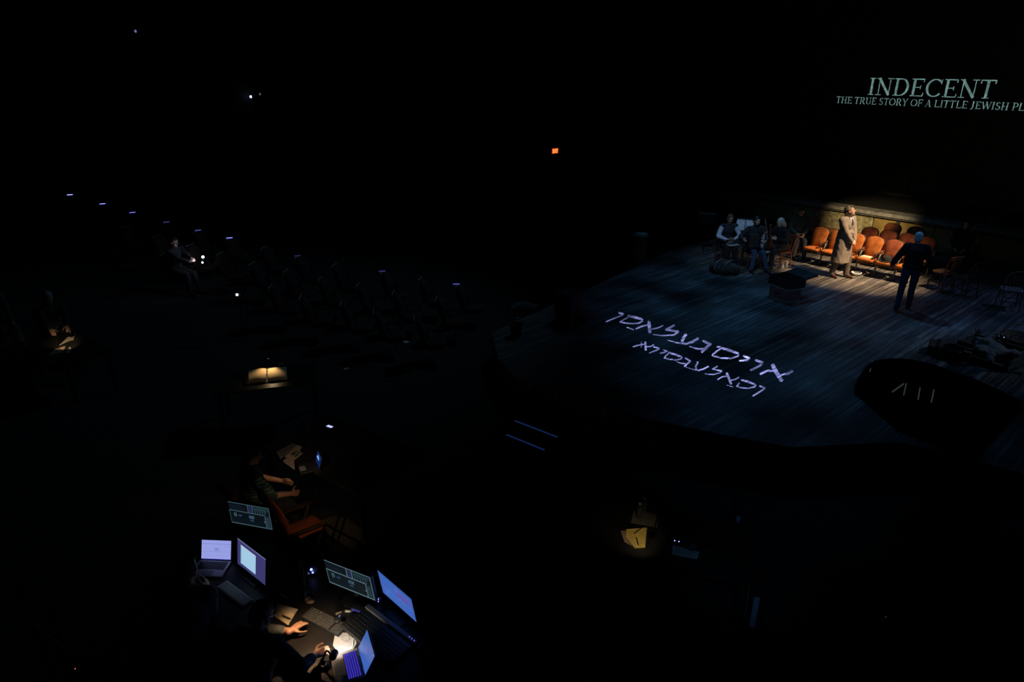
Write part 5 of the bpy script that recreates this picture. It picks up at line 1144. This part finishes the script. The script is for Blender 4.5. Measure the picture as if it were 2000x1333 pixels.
# end panels in the right foreground, catching blue light
for i, (a, b, wd_, lab) in enumerate((((1441, 978), (1439, 990), .05, 'narrow blue lit seat end beyond the right desk, furthest back'), ((1463, 1042), (1447, 1102), .07, 'tall blue lit seat end panel right of the right desk'), ((1456, 1108), (1453, 1120), .07, 'short bright blue seat end below the tall panel'), ((1476, 1128), (1466, 1165), .06, 'dim seat end below the short bright blue one'), ((1500, 1225), (1494, 1252), .06, 'dim seat end panel furthest down on the right'))):
    P = house(a[0], a[1], .75); z = floorz(P.x, P.y); t = thing('seat_end_panel', lab, 'seat end', (P.x, P.y, z), R(-10), 'seat ends in the right foreground')
    ln = .75
    obj('panel', G().box((0, 0, ln / 2), (wd_, .34, ln)), blackp, t, bev=.008); obj('front_strip', G().box((0, -.172, ln * .62), (wd_ * .9, .006, ln * .5)), mat('blue lit strip', (.25, .33, .45), .4), t); obj('arm_cap', G().box((0, 0, ln + .012), (wd_ + .02, .3, .024)), darkwood, t, bev=.006)  # blue light put into the pale colour of the front strip
lamp('seat_end_fill', 'SPOT', (1.2, 2.2, 3.2), at(1455, 1090, 0), 40, (.2, .5, 1), 22, .9, .1)  # unseen blue fill spot added to light the seat ends
# hand rails at the left edge
for i, (a, b, lab) in enumerate((((-60, 1050), (106, 1192), 'steel hand rail catching blue light at the left edge, upper one'), ((56, 1208), (150, 1285), 'steel hand rail catching blue light at the left edge, lower one'))):
    p, q = at(*a, .75), at(*b, .62); t = thing('hand_rail', lab, 'hand rail', (0, 0, 0), 0, 'hand rails at the left edge'); obj('rail', G().bar(p, q, .016), steel, t)
    for s in (.12, .55, .93):
        m_ = p.lerp(q, s); obj('post', G().bar(m_, (m_.x, m_.y, floorz(m_.x, m_.y)), .014), blackm, t)
lamp('rail_fill', 'SPOT', (-4.6, 2.2, 3.4), at(60, 1150, .6), 8, (.35, .65, 1), 40, .9, .1)  # unseen fill spot aimed at the hand rails
lamp('house_fill', 'SPOT', (3.5, 19, 9.5), (-5.5, 13.5, 0), 420, (.2, .5, .75), 60, .9, .3)  # unseen blue fill added so the house seat edges show
# pinpoints of equipment in the dark
def pinz(label, px, py, z, col, st, r):
    P = at(px, py, z); t = thing('equipment_box', label, 'equipment box', P); obj('stand', G().bar((0, .05, -.12), (0, .05, floorz(P.x, P.y) - P.z), .012), BLACK(), t); obj('case', G().box((.0, .05, -.05), (.2, .08, .16)), BLACK(), t, bev=.006); obj('indicator_light', G().ell((0, 0, 0), r), glow('pin %s' % label, col, st), t, True); return t
def far_pin(label, px, py, col, st, r):     # on the far side wall of the house
    v = 666.5 - py; d = V((px - 1000, F * CP + v * SP, v * CP - F * SP)); t = (13.5 - .12) / d.dot(UD); P = V((0, 0, EYE)) + d * t
    if P.dot(WD) < -30.8: t = -30.8 / d.dot(WD); P = V((0, 0, EYE)) + d * t
    b = thing('equipment_box', label, 'equipment box', P, math.atan2(WD.y, WD.x)); obj('case', G().box((0, .05, -.06), (.3, .06, .24)), BLACK(), b, bev=.006); obj('indicator_light', G().ell((0, 0, 0), r), glow('pin ' + label, col, st), b, True)
far_pin('dark box with one bright blue white point high on the left', 490, 189, (.5, .55, 1), 4, .055)
far_pin('dark box with one faint blue point near the top left', 265, 61, (.3, .3, .8), .5, .05)
far_pin('dark box with a faint white point right of the blue white one', 508, 184, (.3, .3, .25), .25, .05)
pinz('dark box with a white light among the left seats', 463, 576, .75, (.75, .75, 1), 9, .024)
pinz('dark box with a red point at the lower left', 147, 1307, .1, (1, .2, .12), 1.2, .005)
pinz('dark box with a violet point left of the leaning person', 325, 1267, .1, (.2, .2, .7), .6, .006)
pinz('dark box with an amber point at the lower right', 1730, 1206, .1, (.6, .4, .15), .12, .005)
pinz('dark box with a blue point below the left desk', 153, 702, .3, (.2, .2, 1), 2, .018)
for px, py, lab in ((793, 668, 'small pale card lying on the dark floor left of the stage'), (675, 719, 'small bluish paper in the dark right of the binder')):
    P = house(px, py, .004); o = obj('paper_card', G().box((0, 0, .004), (.1, .14, .004)), paper); o.location = P; o.rotation_euler = (0, 0, .7); tag(o, lab, 'paper')
